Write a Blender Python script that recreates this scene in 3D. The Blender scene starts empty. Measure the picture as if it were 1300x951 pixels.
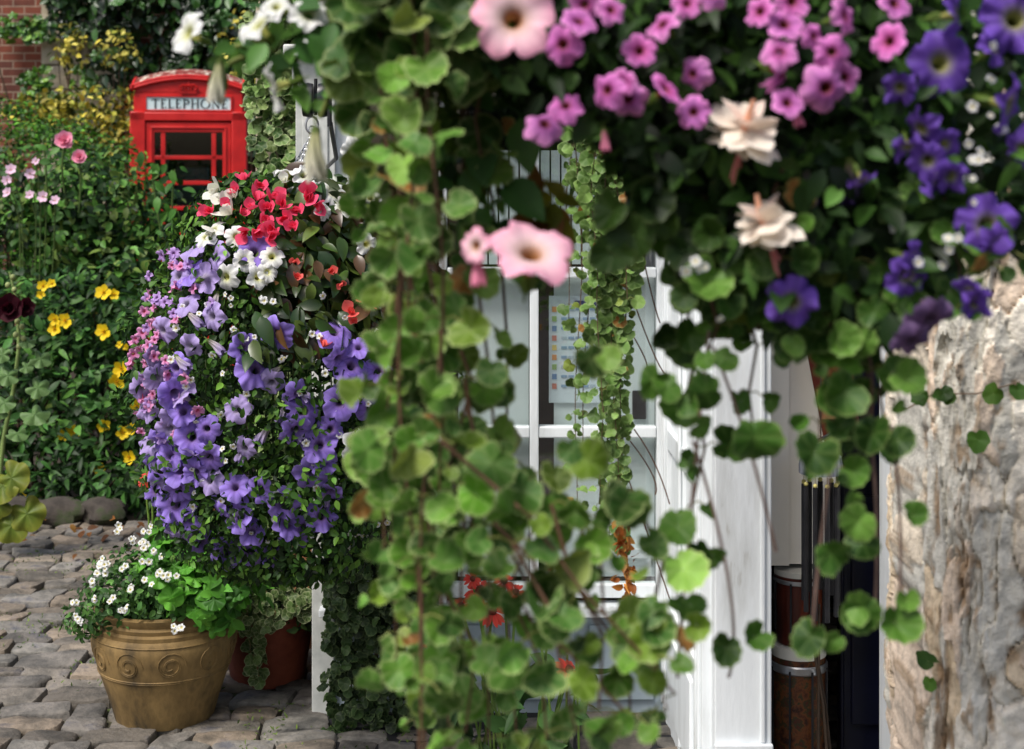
import bpy, math, random
import numpy as np
from mathutils import Vector, Matrix, Quaternion
random.seed(7); rng = np.random.default_rng(11)
PI = math.pi; R = math.radians
scene = bpy.context.scene; COL = scene.collection
EYE = 1.62; F = 1900.0
def P(px, py, Y): return np.array(((px-650)/F*Y, Y, EYE-(py-208)/F*Y))
def S(r, g, b):
    return np.array([(c/255/12.92 if c/255 <= .04045 else ((c/255+.055)/1.055)**2.4) for c in (r, g, b)])
def unit(v): return v/np.maximum(np.linalg.norm(v, axis=-1, keepdims=True), 1e-9)

# ------------------------------------------------------------------ mesh builder
class MB:
    def __init__(s): s.V=[]; s.C=[]; s.Q=[]; s.T=[]; s.n=0
    def add(s, V, Q=None, T=None, C=None):
        V = np.asarray(V, float).reshape(-1,3)
        s.V.append(V); s.C.append(np.broadcast_to(np.asarray(C if C is not None else (1,1,1), float), V.shape))
        if Q is not None and len(Q): s.Q.append(np.asarray(Q, np.int64).reshape(-1,4)+s.n)
        if T is not None and len(T): s.T.append(np.asarray(T, np.int64).reshape(-1,3)+s.n)
        s.n += len(V)
    def mesh(s, name, mat, origin=(0,0,0), smooth=True):
        V = np.concatenate(s.V)-np.asarray(origin, float)
        C = np.concatenate(s.C)
        Q = np.concatenate(s.Q) if s.Q else np.zeros((0,4), np.int64)
        T = np.concatenate(s.T) if s.T else np.zeros((0,3), np.int64)
        me = bpy.data.meshes.new(name)
        me.vertices.add(len(V)); me.vertices.foreach_set('co', V.astype(np.float32).ravel())
        li = np.concatenate([Q.ravel(), T.ravel()]).astype(np.int32)
        me.loops.add(len(li)); me.loops.foreach_set('vertex_index', li)
        ls = np.concatenate([np.arange(len(Q))*4, len(Q)*4+np.arange(len(T))*3]).astype(np.int32)
        me.polygons.add(len(ls)); me.polygons.foreach_set('loop_start', ls)
        me.polygons.foreach_set('use_smooth', np.full(len(ls), smooth, bool))
        me.update(calc_edges=True)
        a = me.attributes.new('Col', 'FLOAT_COLOR', 'POINT')
        a.data.foreach_set('color', np.concatenate([C, np.ones((len(C),1))], 1).astype(np.float32).ravel())
        me.materials.append(mat); me.validate()
        if smooth and mat.name not in ('leaf','glossy_leaf','petal','stem'): me.set_sharp_from_angle(angle=R(38))
        return me
    def build(s, name, mat, parent=None, origin=(0,0,0), smooth=True, bevel=0):
        o = bpy.data.objects.new(name, s.mesh(name, mat, origin, smooth)); COL.objects.link(o)
        o.parent = parent
        if parent is None: o.location = origin
        if bevel:
            b = o.modifiers.new('Bevel', 'BEVEL'); b.width = bevel; b.segments = 2; b.limit_method = 'ANGLE'
        return o
    # shapes
    def box(s, c, d, rz=0, C=None, jit=0):
        x, y, z = np.array(d)/2.
        V = np.array([(i*x, j*y, k*z) for k in (-1,1) for j in (-1,1) for i in (-1,1)], float)
        if jit: V += rng.normal(0, jit, V.shape)
        cz, sz = math.cos(rz), math.sin(rz)
        V = V@np.array([[cz, sz, 0], [-sz, cz, 0], [0,0,1]])
        s.add(V+np.asarray(c, float), [(0,2,3,1),(4,5,7,6),(0,1,5,4),(2,6,7,3),(0,4,6,2),(1,3,7,5)], None, C)
        return s
    def bx(s, x0, x1, y0, y1, z0, z1, C=None):
        return s.box(((x0+x1)/2, (y0+y1)/2, (z0+z1)/2), (abs(x1-x0), abs(y1-y0), abs(z1-z0)), 0, C)
    def tube(s, pts, r, seg=6, C=None):
        p = np.asarray(pts, float); n = len(p)
        r = np.broadcast_to(np.asarray(r, float), (n,))
        t = unit(np.gradient(p, axis=0))
        up = np.array((0.3,1,0.2)); u = unit(np.cross(t, up)); v = np.cross(t, u)
        a = np.arange(seg)*2*PI/seg
        V = p[:,None]+r[:,None,None]*(np.cos(a)[None,:,None]*u[:,None]+np.sin(a)[None,:,None]*v[:,None])
        i = np.arange(n-1)[:,None]*seg; j = np.arange(seg)[None]; k = (j+1)%seg
        Q = np.stack([i+j, i+k, i+seg+k, i+seg+j], -1).reshape(-1,4)
        if C is not None:
            C = np.asarray(C, float)
            if C.ndim == 2: C = np.repeat(C, seg, 0)
        s.add(V, Q, None, C); return s
    def lathe(s, prof, c=(0,0,0), seg=48, C=None, cap=False):
        prof = np.asarray(prof, float); n = len(prof); a = np.arange(seg)*2*PI/seg
        V = np.stack([prof[:,0,None]*np.cos(a), prof[:,0,None]*np.sin(a), np.repeat(prof[:,1,None], seg, 1)], -1)
        i = np.arange(n-1)[:,None]*seg; j = np.arange(seg)[None]; k = (j+1)%seg
        Q = np.stack([i+j, i+k, i+seg+k, i+seg+j], -1).reshape(-1,4)
        s.add(V+np.asarray(c, float), Q, None, C); return s
    def grid(s, fn, us, vs, C=None):
        V = np.array([[fn(u, v) for v in vs] for u in us], float); nu, nv = len(us), len(vs)
        i = np.arange(nu-1)[:,None]*nv; j = np.arange(nv-1)[None]
        s.add(V, np.stack([i+j, i+nv+j, i+nv+j+1, i+j+1], -1).reshape(-1,4), None, C); return s
    def blob(s, c, r, C=None, lump=.15, nu=18, nv=12, seed=0):
        g = np.random.default_rng(seed); ph = g.uniform(0, 6, 6)
        th = np.linspace(0, PI, nv); a = np.arange(nu)*2*PI/nu
        T, A = np.meshgrid(th, a, indexing='ij')
        k = 1+lump*(np.sin(3*A+ph[0])*np.sin(2*T+ph[1])+.6*np.sin(5*A+ph[2]+3*T)*np.sin(T)+.5*np.sin(2*A+ph[3])*np.sin(4*T+ph[4])*np.sin(T))
        V = np.stack([np.sin(T)*np.cos(A)*k, np.sin(T)*np.sin(A)*k, np.cos(T)*np.ones_like(A)], -1)*np.asarray(r, float)+np.asarray(c, float)
        i = np.arange(nv-1)[:,None]*nu; j = np.arange(nu)[None]; q = (j+1)%nu
        s.add(V, np.stack([i+j, i+nu+j, i+nu+q, i+q], -1).reshape(-1,4), None, C); return s
    # leaves: N copies of a template
    def scatter(s, tm, loc, tip, nrm, size, c1, c2=None, aspect=None):
        V, Q, e = tm; N = len(loc)
        n = unit(nrm); t = unit(tip-(tip*n).sum(-1, keepdims=True)*n); x = np.cross(t, n)
        sz = np.broadcast_to(np.asarray(size, float), (N,))
        M = np.stack([x, t, n], 1)*sz[:,None,None]
        W = np.einsum('vk,nkj->nvj', V, M)+loc[:,None]
        c1 = np.broadcast_to(np.asarray(c1, float), (N,3)); c2 = c1 if c2 is None else np.broadcast_to(np.asarray(c2, float), (N,3))
        C = c1[:,None]*(1-e[None,:,None])+c2[:,None]*e[None,:,None]
        QQ = (Q[None]+(np.arange(N)*len(V))[:,None,None]).reshape(-1,4)
        s.add(W.reshape(-1,3), QQ, None, C.reshape(-1,3)); return s

def polar(seg, rings, rfn, zfn, efn, start=0.0):
    a = start+np.arange(seg)*2*PI/seg
    V = []; e = []
    for q in rings:
        rr = rfn(a, q); V.append(np.stack([rr*np.sin(a), rr*np.cos(a), zfn(a, q)], -1)); e.append(np.broadcast_to(efn(a, q), a.shape))
    V = np.concatenate(V); e = np.concatenate(e); n = len(rings)
    i = np.arange(n-1)[:,None]*seg; j = np.arange(seg)[None]; k = (j+1)%seg
    return V, np.stack([i+j, i+k, i+seg+k, i+seg+j], -1).reshape(-1,4), e
def leaf_oval(w=.5, fold=.25, curl=.25, n=6, peak=.8):
    t = np.linspace(0, 1, n); hw = w/2*np.sin(PI*t**peak)**.9+.004
    V = []; e = []
    for k in range(n):
        for sgn in (-1, 0, 1):
            V.append((sgn*hw[k], t[k], fold*abs(sgn)*hw[k]-curl*t[k]**2+.03)); e.append(.25 if sgn == 0 else .8)
    i = np.arange(n-1)[:,None]*3; j = np.arange(2)[None]
    return np.array(V), np.stack([i+j, i+j+1, i+j+4, i+j+3], -1).reshape(-1,4), np.array(e)*(.3+.7*np.repeat(t, 3))
def leaf_round(seed=0, seg=40, scal=.045, nl=13, edge=1.0, cup=.1, notch=.42, fold=.0, asp=1.0):
    g = np.random.default_rng(seed); p = g.uniform(0, 6, 4); bite = g.uniform(0, 6)
    def base(a): return .5*(1+.06*np.sin(a*2+p[0])+.03*np.sin(3*a+p[2]))*(1-notch*np.exp(-((np.mod(a, 2*PI)-PI)/.33)**2))*(1+.07*np.cos(a))
    def rf(a, q): return base(a)*q*(1+scal*np.cos(nl*a+p[1])*(q > .8)*(q-.6)*2.5)
    def zf(a, q): return cup*q*q*np.cos(2*a+p[2])*.7+.05*q*np.sin(3*a+p[3])+.03*q*q*np.cos(nl*a)+.06*q+fold*q*np.abs(np.sin(a))-.12*cup*4*q*q*np.maximum(np.cos(a+p[0]*.2),0)
    def ef(a, q): return np.clip({0.02:.15, .4:.0, .72:.0, .9:.08*edge, 1.0:.75*edge}[q]+.16*(np.cos(7*a) > .8)*(q < .95)*(q > .1), 0, 1)
    V, Q, e = polar(seg, (0.02, .4, .72, .9, 1.0), rf, zf, ef)
    return V*np.array((asp,1,1))+np.array((0, .36, 0)), Q, e
def leaf_lobed(lobes=5, depth=.42, seg=40, sharp=.8):
    def rf(a, q): return .52*q*(1-depth*q*(1-np.abs(np.cos(lobes*a/2))**sharp))*(1-.45*q*np.exp(-((np.mod(a, 2*PI)-PI)/.4)**2))
    V, Q, e = polar(seg, (.02, .4, .75, 1.0), rf, lambda a, q: .06*q*np.cos(lobes*a)-.1*q*q+.03*np.sin(2*a)*q, lambda a, q: .15*(np.cos(lobes*a) > .85)+.5*q*q)
    return V+np.array((0, .3, 0)), Q, e
OV = [leaf_oval(.55, .3, .2), leaf_oval(.48, .15, .35), leaf_oval(.6, .4, .05)]
LAN = [leaf_oval(.3, .35, .25, 6, .75), leaf_oval(.34, .2, .4, 6, .75)]
RND = [leaf_round(k, cup=(.06,.2,-.15,.3,.1,-.25)[k%6], nl=(13,11,12,9,14,10)[k%6], notch=(.42,.5,.35,.3,.46,.38)[(k*5)%6], fold=(0,.25,.1,.45,-.1,.6,.05,.3)[k%8], asp=(1,.9,1.1,.82,1.05,.95,.88)[k%7]) for k in range(12)]
RNDS = [leaf_round(20+k, seg=20, nl=7, scal=.05, cup=.14) for k in range(4)]
IVY = [leaf_lobed(5, .4, 24), leaf_lobed(5, .3, 24)]
LOB = [leaf_lobed(5, .34, 44), leaf_lobed(5, .2, 44)]
def spread(mb, tms, loc, nrm, size, cols, edge=None, tipdir=(0,0,-1), jn=.6, jt=.6, vary=.3):
    """leaves at loc, faces round nrm with noise, tips round tipdir with noise; cols = list of base colours"""
    N = len(loc); idx = rng.integers(0, len(tms), N); cols = np.array(cols)
    nn = unit(unit(np.broadcast_to(nrm, (N,3)))+rng.normal(0, jn, (N,3)))
    tt = np.broadcast_to(np.asarray(tipdir, float), (N,3))+rng.normal(0, jt, (N,3))
    sz = np.asarray(size)*np.ones(N)*rng.uniform(.7, 1.25, N)
    cl_ = np.sin(loc[:,0]*9+np.sin(loc[:,2]*5))*np.sin(loc[:,2]*11+loc[:,1]*3)
    c = cols[rng.integers(0, len(cols), N)]*np.exp(rng.normal(0, vary, (N,1))+.2*cl_[:,None])
    c2 = c*1.35 if edge is None else edge*np.exp(rng.normal(0, .15, (N,1)))
    for k in range(len(tms)):
        m = idx == k
        if m.any(): mb.scatter(tms[k], loc[m], tt[m], nn[m], sz[m], c[m], c2[m])

# ------------------------------------------------------------------ materials
def new_mat(name):
    m = bpy.data.materials.new(name); m.use_nodes = True
    nt = m.node_tree; nt.nodes.clear()
    out = nt.nodes.new('ShaderNodeOutputMaterial')
    return m, nt, out
def nd(nt, t, **kw):
    n = nt.nodes.new(t)
    for k, v in kw.items():
        if k in n.inputs.keys() if hasattr(n.inputs, 'keys') else False: n.inputs[k].default_value = v
        else: setattr(n, k, v)
    return n
def mat_col(name, rough=.5, trans=.2, spec=.4, var=.3, scale=60):
    """base colour from the mesh colour attribute with fine noise, part translucent"""
    m, nt, out = new_mat(name); L = nt.links
    at = nd(nt, 'ShaderNodeAttribute', attribute_name='Col')
    tc = nd(nt, 'ShaderNodeTexCoord')
    no = nd(nt, 'ShaderNodeTexNoise'); no.inputs['Scale'].default_value = scale; no.inputs['Detail'].default_value = 4
    L.new(tc.outputs['Object'], no.inputs['Vector'])
    mr = nd(nt, 'ShaderNodeMapRange'); mr.inputs['From Min'].default_value = .25; mr.inputs['From Max'].default_value = .75
    mr.inputs['To Min'].default_value = 1-var; mr.inputs['To Max'].default_value = 1+var
    L.new(no.outputs['Fac'], mr.inputs['Value'])
    mx = nd(nt, 'ShaderNodeVectorMath', operation='SCALE')
    L.new(at.outputs['Color'], mx.inputs[0]); L.new(mr.outputs['Result'], mx.inputs['Scale'])
    b = nd(nt, 'ShaderNodeBsdfPrincipled'); b.inputs['Roughness'].default_value = rough; b.inputs['Specular IOR Level'].default_value = spec
    L.new(mx.outputs[0], b.inputs['Base Color'])
    if trans > 0:
        tr = nd(nt, 'ShaderNodeBsdfTranslucent'); L.new(mx.outputs[0], tr.inputs['Color'])
        ms = nd(nt, 'ShaderNodeMixShader'); ms.inputs['Fac'].default_value = trans
        L.new(b.outputs[0], ms.inputs[1]); L.new(tr.outputs[0], ms.inputs[2]); L.new(ms.outputs[0], out.inputs['Surface'])
    else: L.new(b.outputs[0], out.inputs['Surface'])
    return m
def mat_noise(name, stops, scale=8, detail=8, rough=.7, bump=.2, bscale=None, stretch=(1,1,1), metal=0, spec=.4, dist=0.0, vc=False, bdist=.01):
    m, nt, out = new_mat(name); L = nt.links
    tc = nd(nt, 'ShaderNodeTexCoord'); mp = nd(nt, 'ShaderNodeMapping'); mp.inputs['Scale'].default_value = stretch
    L.new(tc.outputs['Object'], mp.inputs['Vector'])
    no = nd(nt, 'ShaderNodeTexNoise'); no.inputs['Scale'].default_value = scale; no.inputs['Detail'].default_value = detail; no.inputs['Roughness'].default_value = .6; no.inputs['Distortion'].default_value = dist
    L.new(mp.outputs[0], no.inputs['Vector'])
    cr = nd(nt, 'ShaderNodeValToRGB'); el = cr.color_ramp.elements
    for i, (p, c) in enumerate(stops):
        if i < 2: e = el[i]; e.position = p
        else: e = el.new(p)
        e.color = (*c, 1)
    L.new(no.outputs['Fac'], cr.inputs['Fac'])
    b = nd(nt, 'ShaderNodeBsdfPrincipled'); b.inputs['Roughness'].default_value = rough; b.inputs['Metallic'].default_value = metal; b.inputs['Specular IOR Level'].default_value = spec
    if vc:
        at = nd(nt, 'ShaderNodeAttribute', attribute_name='Col'); mv = nd(nt, 'ShaderNodeVectorMath', operation='MULTIPLY')
        L.new(at.outputs['Color'], mv.inputs[0]); L.new(cr.outputs['Color'], mv.inputs[1]); L.new(mv.outputs[0], b.inputs['Base Color'])
    else: L.new(cr.outputs['Color'], b.inputs['Base Color'])
    if bump:
        n2 = nd(nt, 'ShaderNodeTexNoise'); n2.inputs['Scale'].default_value = bscale or scale*4; n2.inputs['Detail'].default_value = 8
        L.new(mp.outputs[0], n2.inputs['Vector'])
        bp = nd(nt, 'ShaderNodeBump'); bp.inputs['Strength'].default_value = bump; bp.inputs['Distance'].default_value = bdist
        L.new(n2.outputs['Fac'], bp.inputs['Height']); L.new(bp.outputs[0], b.inputs['Normal'])
    L.new(b.outputs[0], out.inputs['Surface'])
    return m
def mat_glass(name, tint=(.9,.95,.95), refl=.12, rough=.02):
    m, nt, out = new_mat(name); L = nt.links
    tr = nd(nt, 'ShaderNodeBsdfTransparent'); tr.inputs['Color'].default_value = (*tint, 1)
    gl = nd(nt, 'ShaderNodeBsdfGlossy'); gl.inputs['Roughness'].default_value = rough
    tc = nd(nt, 'ShaderNodeTexCoord'); no = nd(nt, 'ShaderNodeTexNoise'); no.inputs['Scale'].default_value = 3
    L.new(tc.outputs['Object'], no.inputs['Vector'])
    bp = nd(nt, 'ShaderNodeBump'); bp.inputs['Strength'].default_value = .15; bp.inputs['Distance'].default_value = .002; L.new(no.outputs['Fac'], bp.inputs['Height']); L.new(bp.outputs[0], gl.inputs['Normal'])
    fr = nd(nt, 'ShaderNodeLayerWeight'); fr.inputs['Blend'].default_value = .5
    pw = nd(nt, 'ShaderNodeMath', operation='POWER'); pw.inputs[1].default_value = 4; L.new(fr.outputs['Facing'], pw.inputs[0])
    ad = nd(nt, 'ShaderNodeMath', operation='MULTIPLY_ADD'); ad.inputs[1].default_value = .6; ad.inputs[2].default_value = refl+.02; ad.use_clamp = True
    L.new(pw.outputs[0], ad.inputs[0])
    ms = nd(nt, 'ShaderNodeMixShader'); L.new(ad.outputs[0], ms.inputs[0]); L.new(tr.outputs[0], ms.inputs[1]); L.new(gl.outputs[0], ms.inputs[2])
    L.new(ms.outputs[0], out.inputs['Surface']); return m
def mat_brick(name):
    m, nt, out = new_mat(name); L = nt.links
    tc = nd(nt, 'ShaderNodeTexCoord'); sep = nd(nt, 'ShaderNodeSeparateXYZ'); cb = nd(nt, 'ShaderNodeCombineXYZ')
    L.new(tc.outputs['Object'], sep.inputs[0]); L.new(sep.outputs['X'], cb.inputs['X']); L.new(sep.outputs['Z'], cb.inputs['Y'])
    br = nd(nt, 'ShaderNodeTexBrick'); br.inputs['Scale'].default_value = 1
    br.inputs['Brick Width'].default_value = .225; br.inputs['Row Height'].default_value = .078; br.inputs['Mortar Size'].default_value = .006
    br.inputs['Color1'].default_value = (*S(120,62,44),1); br.inputs['Color2'].default_value = (*S(74,44,38),1); br.inputs['Mortar'].default_value = (*S(150,130,112),1)
    br.inputs['Bias'].default_value = -.1
    L.new(cb.outputs[0], br.inputs['Vector'])
    no = nd(nt, 'ShaderNodeTexNoise'); no.inputs['Scale'].default_value = 12; no.inputs['Detail'].default_value = 8; L.new(tc.outputs['Object'], no.inputs['Vector'])
    mr = nd(nt, 'ShaderNodeMapRange'); mr.inputs['To Min'].default_value = .5; mr.inputs['To Max'].default_value = 1.5; L.new(no.outputs['Fac'], mr.inputs['Value'])
    sc = nd(nt, 'ShaderNodeVectorMath', operation='SCALE'); L.new(br.outputs['Color'], sc.inputs[0]); L.new(mr.outputs[0], sc.inputs['Scale'])
    b = nd(nt, 'ShaderNodeBsdfPrincipled'); b.inputs['Roughness'].default_value = .9; L.new(sc.outputs[0], b.inputs['Base Color'])
    bp = nd(nt, 'ShaderNodeBump'); bp.inputs['Strength'].default_value = .6; bp.inputs['Distance'].default_value = .01; bp.invert = True
    L.new(br.outputs['Fac'], bp.inputs['Height']); L.new(bp.outputs[0], b.inputs['Normal'])
    L.new(b.outputs[0], out.inputs['Surface']); return m
LEAF = mat_col('leaf', .5, .22, .25, .22, 40)
LEAFG = mat_col('glossy_leaf', .32, .18, .5, .2, 30)
STEM = mat_col('stem', .6, 0, .3, .3, 50)
PETAL = mat_col('petal', .6, .3, .25, .1, 90)
PAINTC = mat_col('coloured_paint', .45, 0, .4, .1, 30)
WHITE = mat_noise('white_paint', [(.24, S(150,146,134)), (.33, S(206,210,210)), (.5, S(226,231,233)), (.7, S(236,241,243))], 7, 12, .45, .12, 70, (1.6,1.6,.35))
GREYWHITE = mat_noise('weathered_white_paint', [(.3, S(168,172,168)), (.55, S(205,207,202)), (.7, S(222,224,220))], 9, 8, .5, .1, 40)
RED = mat_noise('red_paint', [(.3, S(170,24,24)), (.5, S(196,32,30)), (.7, S(206,42,38))], 6, 10, .42, .08, 30)
ROOFRED = mat_noise('lichened_red_paint', [(.34, S(84,36,30)), (.47, S(128,44,36)), (.53, S(120,70,60)), (.60, S(205,198,180))], 18, 9, .95, .3, 40, (1,1,1))
BLACK = mat_noise('black_metal', [(.3, (.012,.012,.014)), (.7, (.03,.03,.034))], 20, 4, .35, .05, 60)
STEEL = mat_noise('steel', [(.3, (.35,.36,.38)), (.7, (.6,.61,.63))], 30, 4, .35, 0, metal=.9)
DARKG = mat_glass('dark_glass', (.55,.6,.6), .05)
GLASS = mat_glass('window_glass', (.96,.98,.98), .13, .03)
SIGN = mat_noise('opal_glass', [(.3, S(190,214,216)), (.7, S(214,232,232))], 6, 4, .25, 0)
INK = mat_noise('black_lettering', [(.3, (.01,.012,.014)), (.7, (.02,.022,.025))], 20, 3, .5, 0)
BRICK = mat_brick('red_brick')
ASHLAR = mat_noise('pale_stone', [(.3, S(128,118,98)), (.5, S(172,160,138)), (.7, S(186,178,162))], 6, 8, .9, .4, 30)
PILLAR = mat_noise('weathered_stone', [(.3,np.full(3,.62)),(.5,np.full(3,.95)),(.7,np.full(3,1.1))], 45, 8, .92, .5, 160, vc=True, bdist=.006)
COBBLE = mat_noise('worn_paving_stone', [(.3, S(66,64,60)), (.46, S(102,97,89)), (.56, S(126,119,109)), (.68, S(92,90,92))], 9, 10, .8, .7, 60, vc=True)
SOIL = mat_noise('soil', [(.3, (.012,.009,.006)), (.6, (.04,.03,.02)), (.75, (.06,.045,.03))], 14, 10, .95, .6, 30)
JOINT = mat_noise('mossy_joints', [(.38, (.03,.025,.018)), (.5, (.06,.055,.03)), (.6, (.06,.09,.02)), (.75, (.09,.14,.03))], 5, 10, .95, .6, 40)
GLAZE = mat_noise('ochre_glaze', [(.32, S(46,40,28)), (.44, S(104,84,50)), (.58, S(140,114,70)), (.72, S(84,70,44))], 9, 10, .72, .15, 60, (1,1,.5))
TERRA = mat_noise('dark_terracotta', [(.3, S(66,30,20)), (.5, S(120,56,36)), (.7, S(140,72,48))], 8, 8, .7, .15, 50)
TERRA2 = mat_noise('brown_clay', [(.3, S(110,70,44)), (.7, S(168,118,82))], 12, 8, .7, .15, 50)
DSTONE = mat_noise('mossy_dark_stone', [(.3, S(34,30,26)), (.5, S(66,60,54)), (.62, S(52,62,34)), (.75, S(84,78,70))], 9, 8, .9, .5, 40)
COIR = mat_noise('dark_moss_liner', [(.3, (.006,.008,.004)), (.7, (.022,.026,.012))], 30, 8, .95, .6, 60)
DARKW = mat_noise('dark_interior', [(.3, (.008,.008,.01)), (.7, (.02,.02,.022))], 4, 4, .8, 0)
CREAM = mat_noise('cream_board', [(.3, S(232,228,216)), (.7, S(242,238,228))], 3, 4, .6, .03)
PALE = mat_noise('pale_green_board', [(.3, S(222,234,232)), (.7, S(238,246,244))], 2, 4, .5, .03)
NAVY = mat_noise('navy_paint', [(.3, S(14,16,32)), (.7, S(24,28,52))], 4, 4, .3, .04)
WOOD = mat_noise('red_brown_wood', [(.3, S(44,16,10)), (.55, S(88,34,20)), (.7, S(112,54,30))], 9, 8, .35, .05, 40, (3,3,.4))
SKIN_D = mat_noise('drum_skin', [(.3, S(196,196,188)), (.7, S(222,220,210))], 6, 4, .5, 0)

# ------------------------------------------------------------------ scene helpers
def thing(name, label, cat, loc=(0,0,0), rz=0, group=None):
    o = bpy.data.objects.new(name, None); o.empty_display_size = .1; COL.objects.link(o)
    o.location = loc; o.rotation_euler = (0,0,rz); o['label'] = label; o['category'] = cat
    if group: o['group'] = group
    return o
def struct(name, mb, mat, **k):
    o = mb.build(name, mat, **k); o['kind'] = 'structure'; return o
def loc_of(root): return np.array(root.location)
def put(me, name, parent, pos, nrm, size, roll=None, kids=()):
    """a shared mesh placed as a part: +Z of the mesh along nrm"""
    o = bpy.data.objects.new(name, me); COL.objects.link(o); o.parent = parent
    o.location = np.asarray(pos)-loc_of(parent)
    q = Vector(nrm).to_track_quat('Z', 'Y')
    o.rotation_mode = 'QUATERNION'; o.rotation_quaternion = q@Quaternion((0,0,1), random.uniform(0, 6.28) if roll is None else roll)
    o.scale = (size,)*3
    for nm, m2 in kids:
        k = bpy.data.objects.new(nm, m2); COL.objects.link(k); k.parent = o
    return o

# ------------------------------------------------------------------ flowers (unit diameter, face along +Z)
def petunia_mb(ct, cm, ce, seed=0, ruf=.05, deep=.55, cone=.0, star=.15, lobe=.13, vein=.12, seg=50, cw=.16):
    g = np.random.default_rng(seed); p = g.uniform(0, 6, 5); asym = g.uniform(-.06, .06, 2)
    rings = [(.045,-deep),(.06,-deep*.6),(.085,-deep*.28),(cw*.72,-.075),(cw,-.03),(.26,.0),(.36,.015),(.45,.01),(.5,-.015)]
    a = np.arange(seg)*2*PI/seg; V = []; C = []
    lob = np.abs(np.cos(2.5*a))
    for k, (r, z) in enumerate(rings):
        q = max(0, (r-.16)/.34)
        rr = r*(1-lobe*q*(1-lob**.55)*1.9-.02*q*q*(np.cos(2.5*a)**2 > .95)+.03*q*np.sin(10*a+p[3]))
        zz = z+q*(ruf*np.sin(5*a+p[0])*q+ruf*.6*np.sin(3*a+p[1])*q+ruf*.5*np.sin(11*a+p[2])*q)-cone*q*.35+asym[0]*q*np.cos(a)+asym[1]*q*np.sin(a)
        V.append(np.stack([rr*np.cos(a), rr*np.sin(a), zz], -1))
        t = np.clip((r-.09)/(cw-.05), 0, 1); u = np.clip((r-cw)/(.5-cw), 0, 1)
        c = (ct*(1-t)+cm*t)*(1-u)+ce*u
        vv = 1-vein*(np.cos(10*a) > .8)*(q > 0)*(q < .95)-star*(lob > .9)*(1-q)
        C.append(c[None]*vv[:,None])
    n = len(rings); i = np.arange(n-1)[:,None]*seg; j = np.arange(seg)[None]; k = (j+1)%seg
    m = MB(); m.add(np.concatenate(V), np.stack([i+j, i+k, i+seg+k, i+seg+j], -1).reshape(-1,4), None, np.concatenate(C))
    return m
def calyx_mesh(deep=.55, col=S(96,120,50)):
    m = MB(); m.lathe([(.012,-deep-.22),(.02,-deep-.08),(.07,-deep-.03),(.078,-deep+.06),(.064,-deep*.6)], seg=10, C=col)
    a = np.arange(5)*2*PI/5
    loc = np.stack([.06*np.cos(a), .06*np.sin(a), np.full(5, -deep)], -1); d = np.stack([np.cos(a), np.sin(a), np.full(5, 1.2)], -1)
    n = np.stack([np.cos(a), np.sin(a), np.full(5, -.4)], -1)
    m.scatter(LAN[0], loc, d, n, .24, col); return m.mesh('calyx', LEAF)
CALYX = calyx_mesh()
def petals_mesh(name, *a, **k): return petunia_mb(*a, **k).mesh(name, PETAL)
PUR = [petals_mesh('petunia', S(128,104,150), S(144,112,212), S(166,142,230), s, ruf=.05+.02*(s%4), vein=.2, cone=(0,.15,.35,.05,.6,.2,.8)[s]) for s in range(7)]
LIL = [petals_mesh('petunia', S(160,150,170), S(174,154,214), S(190,170,226), s+10, ruf=.07, cone=.35) for s in range(3)]
PURD = [petals_mesh('petunia', S(150,150,80), S(98,64,156), S(112,78,178), s+20, ruf=.05+.025*s, vein=.2, cone=(0,.12,.3,.55,.05)[s]) for s in range(5)]
FAD = [petals_mesh('petunia', S(90,70,90), S(92,66,104), S(112,88,128), 30, ruf=.09, cone=.5)]
WHT = [petals_mesh('petunia', S(206,206,120), S(226,228,214), S(236,236,236), s+40, ruf=.07, cone=.15*s) for s in range(3)]
PPK = [petals_mesh('petunia', S(176,120,70), S(240,214,214), S(244,168,194), s+50, ruf=.045, star=.03, lobe=.15, vein=.06, cw=.15) for s in range(2)]
CAL = [petals_mesh('calibrachoa', S(130,60,40), S(208-8*s,80,168), S(232,142+6*(s%3),212), s+60, ruf=.03+.02*(s%4), star=.28, lobe=.12+.02*(s%3), vein=.1, cw=.14, cone=(0,.1,.25,.5,.05,.8,.15)[s], seg=50) for s in range(7)]
PNK = [petals_mesh('diascia', S(190,90,120), S(216,130,180), S(224,160,204), s+70, ruf=.1, lobe=.2, seg=30) for s in range(2)]
PNL = [petals_mesh('diascia', S(150,110,160), S(176,140,208), S(196,164,220), s+75, ruf=.1, lobe=.2, seg=30) for s in range(2)]
BAC = [petals_mesh('bacopa', S(220,200,90), S(232,234,230), S(240,240,240), 80, ruf=.06, lobe=.28, deep=.2, star=0, seg=25)]
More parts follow.
